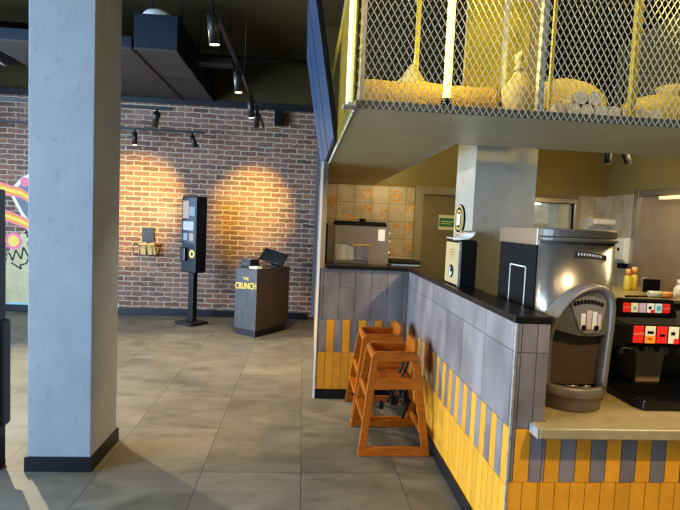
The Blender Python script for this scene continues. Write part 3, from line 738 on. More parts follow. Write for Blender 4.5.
# wall dispenser: small black screen with wire basket
ws = thing('wall_notice_holder', 'small black panel with wire basket of yellow leaflets on brick wall', 'leaflet holder', (-2.25, YB, 1.0))
box(-2.34, -2.17, YB-.03, YB, 1.08, 1.30).build('panel', 'black', ws, bevel=.004)
mb = MB()
y0 = YB-.16
for z, y in ((1.04, y0), (.9, y0+.04), (1.04, YB-.005)):
    mb.tube([(-2.43, y, z), (-2.07, y, z)], .005, 6)
for x in (-2.43, -2.34, -2.25, -2.16, -2.07):
    mb.tube([(x, YB-.005, 1.06), (x, y0, 1.04), (x, y0+.04, .9), (x, YB-.005, .9)], .005, 6)
mb.build('wire_basket', 'black', ws)
for (x, ry, nm) in ((-2.31, .1, 0), (-2.17, -.2, 1)):
    mb = MB(); mb.hexa([(x-.055, y0+.05, .905), (x+.055, y0+.05, .905), (x+.055, y0+.075, .905), (x-.055, y0+.075, .905), (x-.055+ry*.1, y0+.02, 1.07), (x+.055+ry*.1, y0+.02, 1.09), (x+.055+ry*.1, y0+.045, 1.09), (x-.055+ry*.1, y0+.045, 1.07)])
    tag(mb.build('leaflet', 'tan'), ['left yellowish leaflet stack standing in the wire basket on the brick wall', 'right yellowish leaflet stack standing in the wire basket on the brick wall'][nm], 'leaflets')

# ================================================================== KIOSKS
def local_box(x0, x1, y0, y1, z0, z1): return box(x0, x1, y0, y1, z0, z1)
ks = thing('order_kiosk', 'black self-order kiosk on a post before the brick wall', 'kiosk', (-1.495, 7.02, 0), math.radians(-38))
local_box(-.17, .17, -.15, .15, 0, .035).build('base_plate', 'black', ks, False, bevel=.006)
local_box(-.05, .05, -.03, .05, .035, .80).build('post', 'black', ks, False, bevel=.006)
local_box(-.15, .15, -.085, .105, .72, 1.76).build('casing', 'black', ks, False, bevel=.012)
local_box(-.135, .135, -.089, -.085, 1.12, 1.74).build('screen', 'screen', ks, False)
mb = MB()
for (x0, x1, z0, z1, mi) in ((-.12, .0, 1.46, 1.7, 0), (.01, .12, 1.5, 1.62, 1), (-.11, .1, 1.3, 1.42, 2), (-.1, -.02, 1.16, 1.26, 1), (.02, .1, 1.16, 1.26, 0)):
    mb.mi = mi; mb.box(x0, x1, -.0905, -.089, z0, z1)
mb.build('screen_image', [mat('screen_a', (.3, .2, .15), .3, em=(.3, .2, .16), es=.5), mat('screen_b', (.15, .2, .22), .3, em=(.15, .2, .22), es=.5), mat('screen_c', (.3, .33, .36), .3, em=(.3, .33, .36), es=.5)], ks, False)
local_box(-.12, -.02, -.13, -.085, .88, 1.06).build('card_terminal', 'blackgloss', ks, False, bevel=.008)
mb = MB(); pa = arc(0.08, .98, .055, 0, 2*PI, 20); pb = arc(.08, .98, .028, 0, 2*PI, 20)
for i in range(20): mb.prism_y([pa[i], pa[i+1], pb[i+1], pb[i]], -.09, -.085)
mb.build('yellow_ring', mat('kiosk_yellow', (.75, .6, .12), .5, em=(.7, .55, .1), es=.2), ks, False)
k2 = thing('order_kiosk', 'black kiosk edge cut by the left border of the photo', 'kiosk', (-1.95, 2.95, 0))
box(-2.35, -1.68, 2.9, 2.98, 0, .035).build('base_plate', 'black', k2, bevel=.006)
box(-2.33, -1.675, 2.90, 2.97, .035, 1.6).build('casing', 'skirt', k2, bevel=.01)
box(-2.32, -1.655, 2.89, 3.0, .24, .87).build('cash_module', 'skirt', k2, bevel=.03, seg=4)
box(-2.27, -1.72, 2.895, 2.9, .95, 1.55).build('screen', 'screen', k2)

# podium
pd = thing('order_podium', 'dark grey wooden podium with yellow lettering before the brick wall', 'podium', (-.495, 6.62, 0), math.radians(-36))
# local frame: front-left face is -y, right face is +x
hw, hd = .18, .33
local_box(-hw+.025, hw-.025, -hd+.025, hd-.025, 0, .09).build('plinth', 'black', pd, False)
local_box(-hw, hw, -hd, -hd+.02, .09, .85).build('front_panel', 'pwood', pd, False, bevel=.002)
mb = MB(); mb.box(hw-.02, hw, -hd+.02, hd, .09, .85); mb.box(-hw, -hw+.02, -hd+.02, hd, .09, .85); mb.box(-hw+.02, hw-.02, hd-.02, hd, .09, .85); mb.box(-hw+.02, hw-.02, -hd+.02, hd-.02, .09, .11)
mb.build('side_panel', 'pdark', pd, False)
local_box(-hw, hw, -hd, hd, .85, .87).build('top', 'pdark', pd, False, bevel=.003)
W = wmat(pd)
def on_pd(x, y, z): return W @ Vector((x, y, z))
ux = (W.to_3x3() @ Vector((1, 0, 0)))
text('lettering', 'CRUNCH', .115, 'gold', frame_mtx(on_pd(0, -hd-.002, .64), ux, (0, 0, 1)) @ Matrix.Rotation(.06, 4, 'Z'), pd, .002, sx=.74)
text('lettering', 'THE', .05, 'gold', frame_mtx(on_pd(0, -hd-.002, .735), ux, (0, 0, 1)), pd, .002)
ang = math.radians(-36)
pr = thing('receipt_printer', 'small black receipt printer on the podium top', 'printer', tuple(on_pd(-.08, -.17, .87)), ang)
local_box(-.075, .075, -.09, .09, 0, .10).build('body', 'black', pr, False, bevel=.012)
local_box(-.06, .06, -.093, -.09, .035, .06).build('slot', 'blackgloss', pr, False)
local_box(-.07, .07, -.06, .06, .10, .108).build('lid', mat('printer_lid', (.09, .11, .14), .3), pr, False, bevel=.003)
rc = MB(); rc.box(-.06, .06, -.05, .05, 0, .022); o = rc.build('paper_pad', 'paper'); o.location = on_pd(.09, -.26, .87); o.rotation_euler = (0, 0, ang); tag(o, 'white paper pad at the front corner of the podium', 'paper')
mo = thing('order_monitor', 'tilted black touch monitor standing on the podium', 'monitor', tuple(on_pd(.06, .12, .87)), math.radians(-15))
local_box(-.08, .08, -.07, .07, 0, .02).build('foot', 'black', mo, False, bevel=.005)
mb = MB(); mb.tube([(0, .02, .02), (0, .03, .1)], .022, 10); mb.build('stand', 'black', mo, False)
mb = MB(); 
def tilt(x, y, z): 
    v = Matrix.Rotation(math.radians(-48), 3, 'X') @ Vector((x, y, z)); v = Matrix.Rotation(math.radians(14), 3, 'Y') @ v
    return (v.x, v.y+.02, v.z+.125)
mb.hexa([tilt(*p) for p in ((-.17, -.012, -.11), (.17, -.012, -.11), (.17, .012, -.11), (-.17, .012, -.11), (-.17, -.012, .11), (.17, -.012, .11), (.17, .012, .11), (-.17, .012, .11))])
mb.build('display', 'black', mo, False, bevel=.006)
mb = MB(); mb.hexa([tilt(*p) for p in ((-.155, -.014, -.095), (.155, -.014, -.095), (.155, -.012, -.095), (-.155, -.012, -.095), (-.155, -.014, .095), (.155, -.014, .095), (.155, -.012, .095), (-.155, -.012, .095))])
mb.build('screen', 'screen', mo, False)

# ================================================================== HIGH CHAIRS
def high_chair(loc, label):
    t = thing('high_chair', label, 'high chair', loc, 0, 'wooden high chairs by the counter')
    H = .66; bx, tx = .238, .155; by, ty = .235, .13; th = .011
    def yy(z, s): return s*(by + (ty-by)*z/H)
    def ex(z): return bx + (tx-bx)*z/H
    def board(name, pts, s, m='hwood'):
        mb = MB(); mb.prism(pts, lambda x, z: (x, yy(z, s)-th, z), lambda x, z: (x, yy(z, s)+th, z))
        return mb.build(name, m, t, False, bevel=.003)
    for s in (-1, 1):
        wl = .05
        for q in (-1, 1):
            board('leg', [(q*ex(.055), .055), (q*(ex(.055)-wl), .055), (q*(ex(.60)-wl), .60), (q*ex(.60), .60)], s)
        board('base_rail', [(-bx, 0), (bx, 0), (ex(.055), .055), (-ex(.055), .055)], s)
        r = .045; e = ex(.66)
        board('top_rail', [(-ex(.60), .60), (ex(.60), .60)] + arc(e-r+.004, H-r, r, 0, PI/2, 6) + arc(-e+r-.004, H-r, r, PI/2, PI, 6), s)
        board('side_rail', [(-ex(.42)+wl, .42), (ex(.42)-wl, .42), (ex(.49)-wl, .49), (-ex(.49)+wl, .49)], s)
    def cross(name, x, z, w, h, m='hwood'):
        y = yy(z, 1)-th
        return MB().box(x-w/2, x+w/2, -y, y, z-h/2, z+h/2).build(name, m, t, False, bevel=.006)
    cross('footrest', -ex(.22)+.04, .22, .09, .022)
    cross('stretcher', -ex(.36)+.02, .36, .03, .045)
    cross('stretcher', ex(.12)-.02, .12, .022, .05)
    cross('front_bar', -ex(.62)+.018, .625, .024, .055)
    ys = yy(.45, 1)-th
    MB().box(-.12, .12, -ys+.02, ys-.02, .445, .465).build('seat', 'hwood', t, False, bevel=.006)
    # curved backrest rising above the rails
    yb = yy(.6, 1)-th-.004
    pts = [(-yb, .50), (yb, .50), (yb, .66)] + arc(yb-.05, .68, .05, 0, PI/2, 6) + arc(-yb+.05, .68, .05, PI/2, PI, 6) + [(-yb, .66)]
    mb = MB(); mb.prism(pts, lambda y, z: (.105+.02*(z-.5)/.2, y, z), lambda y, z: (.13+.02*(z-.5)/.2, y, z))
    mb.build('backrest', 'hwood', t, False, bevel=.005)
    # harness straps
    mb = MB()
    for (a, b, c) in (((.105, -.05, .57), (.07, -.04, .47), (.03, -.07, .30)), ((.105, .05, .57), (.07, .05, .47), (-.0, .07, .25)), ((.10, -.07, .46), (.07, -.1, .36), (.09, -.07, .2)), ((.09, .0, .45), (.12, -.02, .33), (.1, .02, .15)), ((.05, .03, .45), (.04, .03, .36), (.14, -.04, .28))):
        mb.tube([a, tuple((Vector(a)+Vector(b))/2+Vector((.01, .01, .01))), b, tuple((Vector(b)+Vector(c))/2+Vector((.015, -.01, 0))), c], .009, 6)
    mb.box(.0, .05, -.06, -.03, .27, .33); mb.box(.09, .14, -.02, .02, .25, .3); mb.box(-.06, -.03, .05, .09, .2, .25); mb.box(.05, .1, -.09, -.06, .33, .38)
    mb.build('harness', 'strap', t, False)
    return t
high_chair((.645, 3.355, 0), 'wooden high chair nearest the camera, with black harness hanging inside')
high_chair((.645, 3.865, 0), 'wooden high chair behind the first, against the yellow striped counter front')

# ================================================================== ON THE BAR TOP
BZ = TZ+.03
fd = thing('warming_cabinet', 'stainless countertop cabinet with dark lid and glass front on bar', 'cabinet', (.53, 4.55, BZ))
fx0, fx1, fy0, fy1, fz1 = .285, .765, 4.38, 4.72, 1.475
mb = MB(); mb.box(fx0, fx1, fy0, fy1, BZ, BZ+.03); mb.box(fx0, fx1, fy1-.02, fy1, BZ+.03, fz1); mb.box(fx0, fx0+.02, fy0, fy1-.02, BZ+.03, fz1); mb.box(fx1-.02, fx1, fy0, fy1-.02, BZ+.03, fz1); mb.box(fx0+.02, fx1-.02, fy0, fy1-.02, fz1-.03, fz1)
mb.build('body', 'steel', fd, bevel=.003)
mb = MB(); mb.box(fx0+.0, fx1+.0, fy0-.006, fy0, BZ+.17, fz1-.0); mb.box(fx0+.30, fx1, fy0-.006, fy0, BZ, BZ+.17)
mb.build('front_panel', mat('pale_steel', (.27, .24, .21), .35, .45, .06, 5), fd)
box(fx0+.02, fx0+.30, fy0-.005, fy0-.002, BZ+.03, BZ+.17).build('glass_window', 'glass', fd)
mb = MB(); mb.prism_y([(fx0-.005, fz1), (fx1-.02, fz1), (fx1-.04, fz1+.04), (fx0+.01, fz1+.04)], fy0-.01, fy1); mb.build('lid', 'blackmat', fd, bevel=.004)
MB().lathe([(.03, fz1+.04), (.03, fz1+.06), (.02, fz1+.065)], (.53, fy0+.06, 0), 14).build('lid_knob', 'blackmat', fd)
box(fx0+.38, fx0+.44, fy0-.009, fy0-.006, BZ+.21, BZ+.31).build('notice', 'paper', fd)
box(fx0+.15, fx0+.32, fy0-.010, fy0-.006, BZ+.16, BZ+.175).build('brass_strip', mat('brass', (.55, .36, .08), .4, .4), fd)
mb = MB()
for z in (.1, .2, .27): mb.lathe([(.018, 0), (.022, .012), (.012, .03)], (fx1+.0, fy0+.1, BZ+z), 10, 'x')
mb.build('control_knob', 'steel', fd)
for i in range(3):
    mb = MB()
    for k in range(7): mb.lathe([(.028, .0), (.034, .02)], (fx0+.09+i*.075, fy0+.07, BZ+.031+k*.018+(0 if i else -.0)), 14)
    tag(mb.build('cup_stack', 'white' if i == 0 else 'galv'), ['white stack of cups at left behind the cabinet glass', 'middle grey stack of cups behind the cabinet glass', 'right grey stack of cups behind the cabinet glass'][i], 'cups', 'cup stacks in the cabinet')
mb = MB()
for k in range(7): mb.box(fx0+.185, fx0+.295, fy0-.008, fy0-.0055, BZ+.035+k*.018, BZ+.044+k*.018)
mb.box(fx0+.181, fx0+.187, fy0-.0085, fy0-.005, BZ+.03, BZ+.165); mb.box(fx0+.293, fx0+.299, fy0-.0085, fy0-.005, BZ+.03, BZ+.165)
mb.build('vent_grille', 'steel', fd)
gd = thing('glass_guard', 'tan glass side guard with black edge left of the warming cabinet', 'screen', (.23, 4.45, BZ))
box(.222, .28, 4.44, 4.446, BZ, 1.475).build('glass', mat('tan_glass', (.33, .29, .22), .2), gd); box(.208, .222, 4.435, 4.451, BZ, 1.485).build('edge_post', 'blackmat', gd)
ty = thing('tray', 'flat black tray with white lining beside the stainless cabinet', 'tray', (.9, 4.5, BZ))
box(.80, 1.04, 4.36, 4.6, BZ, BZ+.012).build('lining', 'paper', ty); box(.79, 1.05, 4.35, 4.61, BZ+.012, BZ+.045).build('body', 'blackmat', ty, bevel=.006)
# black dispenser with tan face
nd = thing('napkin_dispenser', 'black napkin dispenser with tan printed face on the bar top', 'dispenser', (.985, 3.06, BZ))
x0, x1, y0, y1 = .945, 1.056, 2.94, 3.06
x1 = 1.055; y1 = 3.23
mb = MB(); mb.prism_x([(y0, BZ), (y1, BZ), (y1, BZ+.27), (y0+.03, BZ+.285), (y0, BZ+.27)], x0+.008, x1); mb.build('body', 'blackmat', nd, bevel=.008)
box(x0, x0+.008, y0+.015, y1-.01, BZ+.01, BZ+.265).build('face_card', 'tan', nd)
MB().lathe([(.05, 0), (.05, .003)], (x0-.003, (y0+y1)/2, BZ+.085), 20, 'x', sy=.8).build('emblem', 'blackmat', nd)
mb = MB(); pth = [(x0-.004, (y0+y1)/2+.02*math.sin(a), BZ+.085+.028*math.cos(a)) for a in [.4+4.2*k/12 for k in range(13)]]; mb.tube(pth, .005, 6); mb.build('emblem_mark', 'paper', nd)
mb = MB()
for z, a in ((.215, .05), (.2, .07), (.185, .06), (.165, .035)): mb.box(x0-.001, x0+.001, (y0+y1)/2-a/1.2, (y0+y1)/2+a/1.2, BZ+z, BZ+z+.006)
mb.build('print_lines', mat('print_brown', (.2, .13, .06), .6), nd)
box(x0-.002, x0+.012, y0-.002, y0+.012, BZ+.002, BZ+.275).build('edge_trim', 'galv', nd)
mb = MB(); prof = []
mb.smooth = True
ct = [(x0-.002, BZ+.288), (x0+.03, BZ+.286), (x0+.06, BZ+.292), (x0+.085, BZ+.31), (x0+.098, BZ+.335)]
up = [(a, b+.006) for a, b in ct]
mb.prism_y(ct+up[::-1], y0+.01, y1-.01); mb.build('cover', 'white', nd)

# ================================================================== ICE / DRINK DISPENSER
im = thing('ice_dispenser', 'tall rounded chrome beverage dispenser with black side on worktop', 'dispenser', (1.3, 2.45, LZ))
mx0, mx1 = 1.125, 1.485; cxm = (mx0+mx1)/2
def dplan(x0, x1, yf, ys, yb, n=16):
    c = (x0+x1)/2; hw = (x1-x0)/2; pts = [(x1, yb), (x0, yb)]
    for i in range(n+1):
        a = PI - PI*i/n
        pts.append((c+hw*math.cos(a), ys-(ys-yf)*math.sin(a)**.8))
    return pts
mb = MB(); mb.prism_z(dplan(mx0, mx1, 2.2, 2.30, 2.76), LZ+.012, 1.455)
o = mb.build('body', 'chrome', im)
for p in o.data.polygons:
    if abs(p.normal.z) < .5 and p.normal.y < .3 and abs(p.normal.x) < .999: p.use_smooth = True
mb = MB(); mb.prism_z(dplan(mx0-.006, mx1+.006, 2.185, 2.29, 2.77), 1.455, 1.475); mb.prism_z(dplan(mx0-.004, mx1+.004, 2.19, 2.295, 2.765), 1.475, 1.515)
mb.build('lid', mat('lid_bronze', (.13, .115, .095), .45, .3), im, bevel=.006)
box(mx0-.008, mx0+.0, 2.31, 2.77, 1.43, 1.516).build('side_lid_trim', 'steel', im, bevel=.004)
box(mx0-.006, mx0-.0002, 2.31, 2.75, LZ+.02, 1.43).build('side_panel', 'blackmat', im)
mb = MB()
a0, a1, c0, c1 = 2.41, 2.6, 1.0, 1.32
for q in ((a0, a0+.005, c0, c1), (a1-.005, a1, c0, c1), (a0, a1, c1-.005, c1)): mb.box(mx0-.009, mx0-.006, *q)
mb.build('door_outline', 'white', im)
# badge with short strokes
mb = MB(); mb.mi = 0
def front_y(x):
    u = (x-cxm)/((mx1-mx0)/2); return 2.30-(.10)*max(0, 1-u*u)**.4
for i in range(12):
    x = cxm-.06+i*.0135; z = 1.40+.004*math.sin(i*PI/11)-.0012*i
    mb.box(x, x+.012, front_y(x+.005)-.004, front_y(x+.005)+.01, z-.013, z+.013)
mb.mi = 1
for i in range(9):
    x = cxm-.044+i*.0135; z = 1.40+.004*math.sin((i+1)*PI/11)-.0012*i
    mb.box(x, x+.006, front_y(x)-.0055, front_y(x)-.004, z-.005, z+.006)
mb.build('badge', [mat('badge_dark', (.05, .045, .045), .5), 'white'], im)
# arch bezel (asymmetric sweep) in front of the body
xc = cxm-.012
outer = [(1.108, .80), (1.111, .944), (1.118, 1.017), (1.139, 1.103), (1.177, 1.175), (1.226, 1.23), (1.287, 1.263), (1.352, 1.268), (1.397, 1.244), (1.421, 1.193), (1.424, 1.099), (1.418, .993), (1.409, .80)]
inner = [(1.139, .80), (1.135, .986), (1.139, 1.049), (1.164, 1.116), (1.198, 1.169), (1.248, 1.214), (1.3, 1.237), (1.348, 1.238), (1.377, 1.219), (1.392, 1.171), (1.393, 1.077), (1.386, .982), (1.377, .80)]
def smooth_line(p, k=4):
    out = []
    for a in range(len(p)-1):
        p0, p1, p2, p3 = p[max(a-1, 0)], p[a], p[a+1], p[min(a+2, len(p)-1)]
        for q in range(k):
            t = q/k
            out.append(tuple(.5*(2*p1[c]+(p2[c]-p0[c])*t+(2*p0[c]-5*p1[c]+4*p2[c]-p3[c])*t*t+(3*p1[c]-p0[c]-3*p2[c]+p3[c])*t**3) for c in (0, 1)))
    return out + [p[-1]]
outer = smooth_line(outer); inner = smooth_line(inner)
mb = MB(); yf = 2.125
n = len(outer); V = []
for i in range(n):
    o_, i_ = outer[i], inner[i]; mid = ((o_[0]+i_[0])/2, (o_[1]+i_[1])/2)
    def L_(a, b, t): return (a[0]+(b[0]-a[0])*t, a[1]+(b[1]-a[1])*t)
    c_ = [(o_, 2.29), (o_, yf+.018), (L_(o_, i_, .25), yf), (L_(o_, i_, .75), yf), (i_, yf+.014), (i_, 2.29)]
    V.append([mb.bm.verts.new((p[0], y, p[1])) for p, y in c_])
mb.smooth = True
for i in range(n-1):
    for k in range(5): mb.face([V[i][k], V[i+1][k], V[i+1][k+1], V[i][k+1]])
mb.smooth = False
mb.face(V[0]); mb.face(V[-1][::-1])
mb.build('arch_bezel', 'steeldark', im)
top_in = [p for p in inner if p[1] > 1.075]
cov = [(1.136, 1.066)] + top_in + [(1.392, 1.045), (1.33, 1.034), (1.262, 1.036), (1.186, 1.052)]
MB().prism_y(cov, 2.142, 2.22).build('upper_cover', 'chrome', im)
mb = MB(); mb.prism_y([(1.136, .80), (1.136, 1.10), (1.392, 1.10), (1.377, .80)], 2.186, 2.194); mb.build('splash_back', mat('splash_bronze', (.12, .095, .07), .35, .4), im)
lab = [(1.208, 1.192), (1.254, 1.212), (1.317, 1.218), (1.37, 1.203), (1.375, 1.172), (1.363, 1.078), (1.348, 1.053), (1.288, 1.047), (1.257, 1.063)]
MB().prism_y(lab, 2.136, 2.142).build('picture_label', mat('label_grey', (.2, .18, .16), .4), im)
for i, (x, w, h) in enumerate(((1.262, .02, .07), (1.288, .022, .085), (1.315, .02, .08), (1.34, .016, .07))):
    box(x, x+w, 2.1335, 2.136, 1.068, 1.068+h).build('printed_glass', ['white', M.setdefault('label_pink', mat('label_pink', (.6, .45, .42), .4))][i % 2], im)
mb = MB()
for i in range(9):
    x = 1.222+i*.0158; mb.box(x, x+.012, 2.1335, 2.136, 1.172+.012*math.sin(i*PI/8), 1.19+.012*math.sin(i*PI/8))
mb.build('printed_title', 'blackmat', im)
for x in (1.276, 1.335): MB().lathe([(.012, 0), (.012, .002)], (x, 2.131, 1.075), 12, 'y').build('printed_dot', 'blackmat', im)
# round base with drip grille
mb = MB(); bcx, bcy = 1.285, 2.265
mb.lathe([(.150, LZ+.0), (.155, LZ+.006), (.157, LZ+.058), (.160, LZ+.062), (.171, LZ+.068), (.173, LZ+.075), (.172, LZ+.108), (.166, LZ+.114), (.140, LZ+.112), (.134, LZ+.095), (.001, LZ+.092)], (bcx, bcy, 0), 40)
mb.build('base', 'steeldark', im)
mb = MB(); mb.tube([(bcx+.10*math.cos(2*PI*k/28), bcy-.01+.10*math.sin(2*PI*k/28), LZ+.098) for k in range(29)], .006, 6)
mb.tube([(bcx+.05*math.cos(2*PI*k/20), bcy-.03+.04*math.sin(2*PI*k/20), LZ+.098) for k in range(21)], .005, 6)
for k in range(6):
    a = 2*PI*k/6+.3; mb.tube([(bcx+.05*math.cos(a), bcy-.03+.04*math.sin(a), LZ+.098), (bcx+.10*math.cos(a), bcy-.01+.1*math.sin(a), LZ+.098)], .004, 6)
mb.build('drip_grille', 'galv', im)

# ================================================================== SODA FOUNTAIN
sf = thing('soda_fountain', 'black soda fountain with rows of red and cream flavour labels', 'soda fountain', (1.95, 2.35, LZ))
SX = 1.585; SXE = 2.35
mb = MB(); mb.prism_z([(SX+.02, 2.15), (SXE, 2.15), (SXE, 2.62), (SX, 2.62), (SX, 2.2)], LZ, LZ+.045); mb.build('drip_tray', 'blackgloss', sf, bevel=.006)
mb = MB()
for i in range(22): mb.box(SX+.06+i*.033, SX+.068+i*.033, 2.19, 2.42, LZ+.045, LZ+.050)
mb.build('drip_grille', 'black', sf)
mb = MB(); mb.hexa([(1.765, 2.44, LZ+.045), (1.895, 2.44, LZ+.045), (1.895, 2.62, LZ+.045), (1.765, 2.62, LZ+.045), (1.735, 2.42, .962), (1.905, 2.42, .962), (1.905, 2.62, .962), (1.735, 2.62, .962)])
mb.build('tower', mat('tower_brown', (.30, .225, .135), .4), sf, bevel=.005)
box(1.757, 1.763, 2.436, 2.446, LZ+.045, .955).build('tower_edge', 'steel', sf)
box(1.60, SXE, 2.60, 2.62, LZ+.045, .962).build('back_body', mat('back_brown', (.06, .045, .03), .5), sf)
# head, a wedge-sided housing
mb = MB(); mb.prism_x([(2.27, .962), (2.62, .962), (2.62, 1.09), (2.42, 1.09), (2.39, 1.086), (2.26, 1.076), (2.25, .985)], 1.56, SXE); mb.build('head', 'blackmat', sf, bevel=.008)
mb = MB(); mb.prism_z([(1.56, 2.25), (1.56, 2.6), (1.50, 2.56), (1.485, 2.31)], .955, 1.075); mb.build('head_cheek', 'blackmat', sf, bevel=.01)
# lower row of labels
def panel(x, w, y, z0, z1, m, marks, nm):
    o = box(x, x+w, y-.004, y, z0, z1).build('flavour_label', m, sf, bevel=.002)
    if marks:
        mb = MB()
        for (a, b, c, d_, mi) in marks: mb.mi = mi; mb.box(x+a*w, x+b*w, y-.0052, y-.004, z0+c*(z1-z0), z0+d_*(z1-z0))
        mb.build('label_mark', ['white', 'red', 'orange', 'teal', 'blackmat'], o)
    return o
lw = .052
lows = [('red', None), ('cream', [(.0, 1, 0, .45, 2), (.2, .8, .55, .72, 4), (.3, .7, .2, .32, 0)]), ('red', [(.25, .75, .4, .55, 4)]), ('cream', [(.5, 1, 0, .3, 1), (.2, .6, .5, .7, 4)]), ('red', None), ('orange', [(.2, .8, .4, .6, 0)]), ('paleaqua', [(.2, .8, .4, .6, 3)]), ('red', None), ('cream', [(.2, .8, .4, .6, 4)])]
for i, (m, mk) in enumerate(lows):
    x = 1.593 + i*.0595
    o = panel(x, lw, 2.25, .986, 1.068, m, mk, i)
    if m == 'red' and not mk: text('label_mark', 'Coca-Cola', .013, 'white', frame_mtx((x+lw/2, 2.2455, 1.031), (1, 0, .06), (0, 0, 1)), o, .0003)
ups = [('red', None), ('cream', [(.3, .7, .3, .6, 3)]), ('lilac', [(.1, .9, .35, .6, 0)]), ('whitelab', [(.5, 1, 0, .35, 1), (.2, .6, .4, .7, 4)]), ('paleaqua', [(.25, .75, .25, .75, 3)]), ('red', None), ('cream', [(.2, .8, .4, .6, 2)]), ('orange', None)]
# upper bar with its own row, set back
mb = MB(); mb.prism_y([(1.592, 1.09), (1.925, 1.09), (1.895, 1.178), (1.617, 1.178)], 2.392, 2.43); mb.build('upper_bar', 'blackmat', sf, bevel=.004)
for i, (m, mk) in enumerate(ups[:6]):
    x = 1.628 + i*.0425
    o = panel(x, .038, 2.392, 1.11, 1.157, m, mk, i)
    if m == 'red': text('label_mark', 'Coca-Cola', .009, 'white', frame_mtx((x+.019, 2.3875, 1.135), (1, 0, .06), (0, 0, 1)), o, .0003)
for i in range(7):
    x = 1.63+i*.08
    mb = MB(); mb.lathe([(.010, .925), (.014, .935), (.016, .962)], (x, 2.34, 0), 12); n_ = mb.build('nozzle', 'black', sf)
    mb = MB(); mb.hexa([(x-.011, 2.375, .90), (x+.011, 2.375, .90), (x+.011, 2.38, .90), (x-.011, 2.38, .90), (x-.011, 2.39, .962), (x+.011, 2.39, .962), (x+.011, 2.396, .962), (x-.011, 2.396, .962)]); mb.build('lever', 'steeldark', sf)
mb = MB(); mb.tube([(1.50, 2.30, .965), (1.56, 2.28, .955), (1.62, 2.28, .95)], .0035, 6); mb.build('front_wire', 'galv', sf)

# ================================================================== BACK COUNTER, RIGHT KITCHEN
kb = thing('back_counter', 'pale back counter along the right kitchen wall behind the machines', 'counter', (3.5, 4.7, 0))
box(2.95, XR-.07, 4.45, 5.35, .05, .88).build('cabinet_body', mat('dark_cabinet', (.06, .05, .035), .6), kb)  # cabinet body in one even dark brown
box(2.9, XR-.065, 4.35, 5.4, .88, .915).build('worktop', 'worktop', kb, bevel=.005)
mb = MB()
for x, y in ((2.98, 4.5), (3.8, 4.5), (2.98, 5.3), (3.8, 5.3)): mb.box(x-.03, x+.03, y-.03, y+.03, 0, .05)
mb.build('foot', 'black', kb)
td = thing('towel_dispenser', 'white paper towel dispenser high in the rear wall corner', 'dispenser', (3.74, KY, 1.3))
mb = MB(); mb.prism_x([(KY+.0045, 1.42), (KY+.0045, 1.68), (KY-.12, 1.70), (KY-.26, 1.68), (KY-.27, 1.62), (KY-.12, 1.56), (KY-.08, 1.42)], 3.64, 3.93); mb.build('casing', 'white', td, bevel=.015)
box(3.86, 3.91, KY-.09, KY-.085, 1.14, 1.5).build('paper_towel', 'paper', td)
sd = thing('soap_dispenser', 'white wall soap dispenser beside the stainless steel panel', 'dispenser', (XR-.06, 5.75, 1.15))
yw = XR-.02
mb = MB(); mb.prism_y([(yw, 1.15), (yw, 1.46), (yw-.07, 1.46), (yw-.10, 1.42), (yw-.10, 1.2), (yw-.06, 1.15)], 5.69, 5.87); mb.build('casing', 'white', sd, bevel=.012)
MB().lathe([(.022, 0), (.022, .004)], (yw-.1035, 5.80, 1.32), 14, 'x').build('window', 'blackmat', sd)
box(yw-.08, yw-.02, 5.73, 5.83, 1.09, 1.15).build('nozzle', 'blackmat', sd)
def bottle(name, x, y, z, prof, m, capm, label):
    t = thing(name, label, 'bottle', (x, y, z))
    MB().lathe([(r, z+h) for r, h in prof[:-2]], (x, y, 0), 18).build('body', m, t)
    MB().lathe([(r, z+h) for r, h in prof[-2:]], (x, y, 0), 14).build('cap', capm, t)
bottle('sauce_bottle', 3.43, 5.0, .915, [(.032, 0), (.036, .02), (.036, .12), (.028, .15), (.02, .16), (.026, .16), (.026, .225)], 'yellowliq', 'orangeliq', 'left yellow sauce bottle with pale orange cap on back counter')
bottle('sauce_bottle', 3.52, 5.03, .915, [(.032, 0), (.036, .02), (.036, .13), (.028, .16), (.02, .17), (.026, .17), (.026, .245)], 'yellowliq', 'orangeliq', 'right yellow sauce bottle with orange cap on back counter')
t = thing('squeeze_tube', 'white tube with orange band lying on the back counter', 'tube', (3.5, 4.5, .915))
MB().tube([(3.32, 4.52, .945), (3.44, 4.50, .945)], .03, 14).build('body', 'white', t); MB().tube([(3.441, 4.50, .945), (3.53, 4.485, .945)], .0302, 14).build('band', 'orangeliq', t)
MB().tube([(3.531, 4.485, .945), (3.58, 4.477, .942)], .03, 14, radii=[.03, .018]).build('tip', 'white', t)
bottle('cleaner_bottle', 3.72, 4.62, .915, [(.05, 0), (.055, .02), (.055, .08), (.03, .11), (.02, .115), (.03, .115), (.034, .165)], 'white', 'white', 'squat white bottle standing at the right end of back counter')
bx_ = thing('wire_stand', 'thin wire frame stand on the back counter behind the white tube', 'stand', (3.62, 4.85, .915))
mb = MB(); mb.tube([(3.52, 4.9, .917), (3.52, 4.9, 1.06), (3.74, 4.9, 1.06), (3.74, 4.9, .917)], .004, 6); mb.build('frame', 'steel', bx_); box(3.54, 3.72, 4.9, 4.91, .915, 1.05).build('plate', 'blackmat', bx_)
fl = MB(); fl.tube([(3.05, 4.46, .923), (3.3, 4.5, .923)], .008, 8); tag(fl.build('dark_rod', 'blackmat'), 'thin dark rod lying on the back counter left of the tube', 'rod')
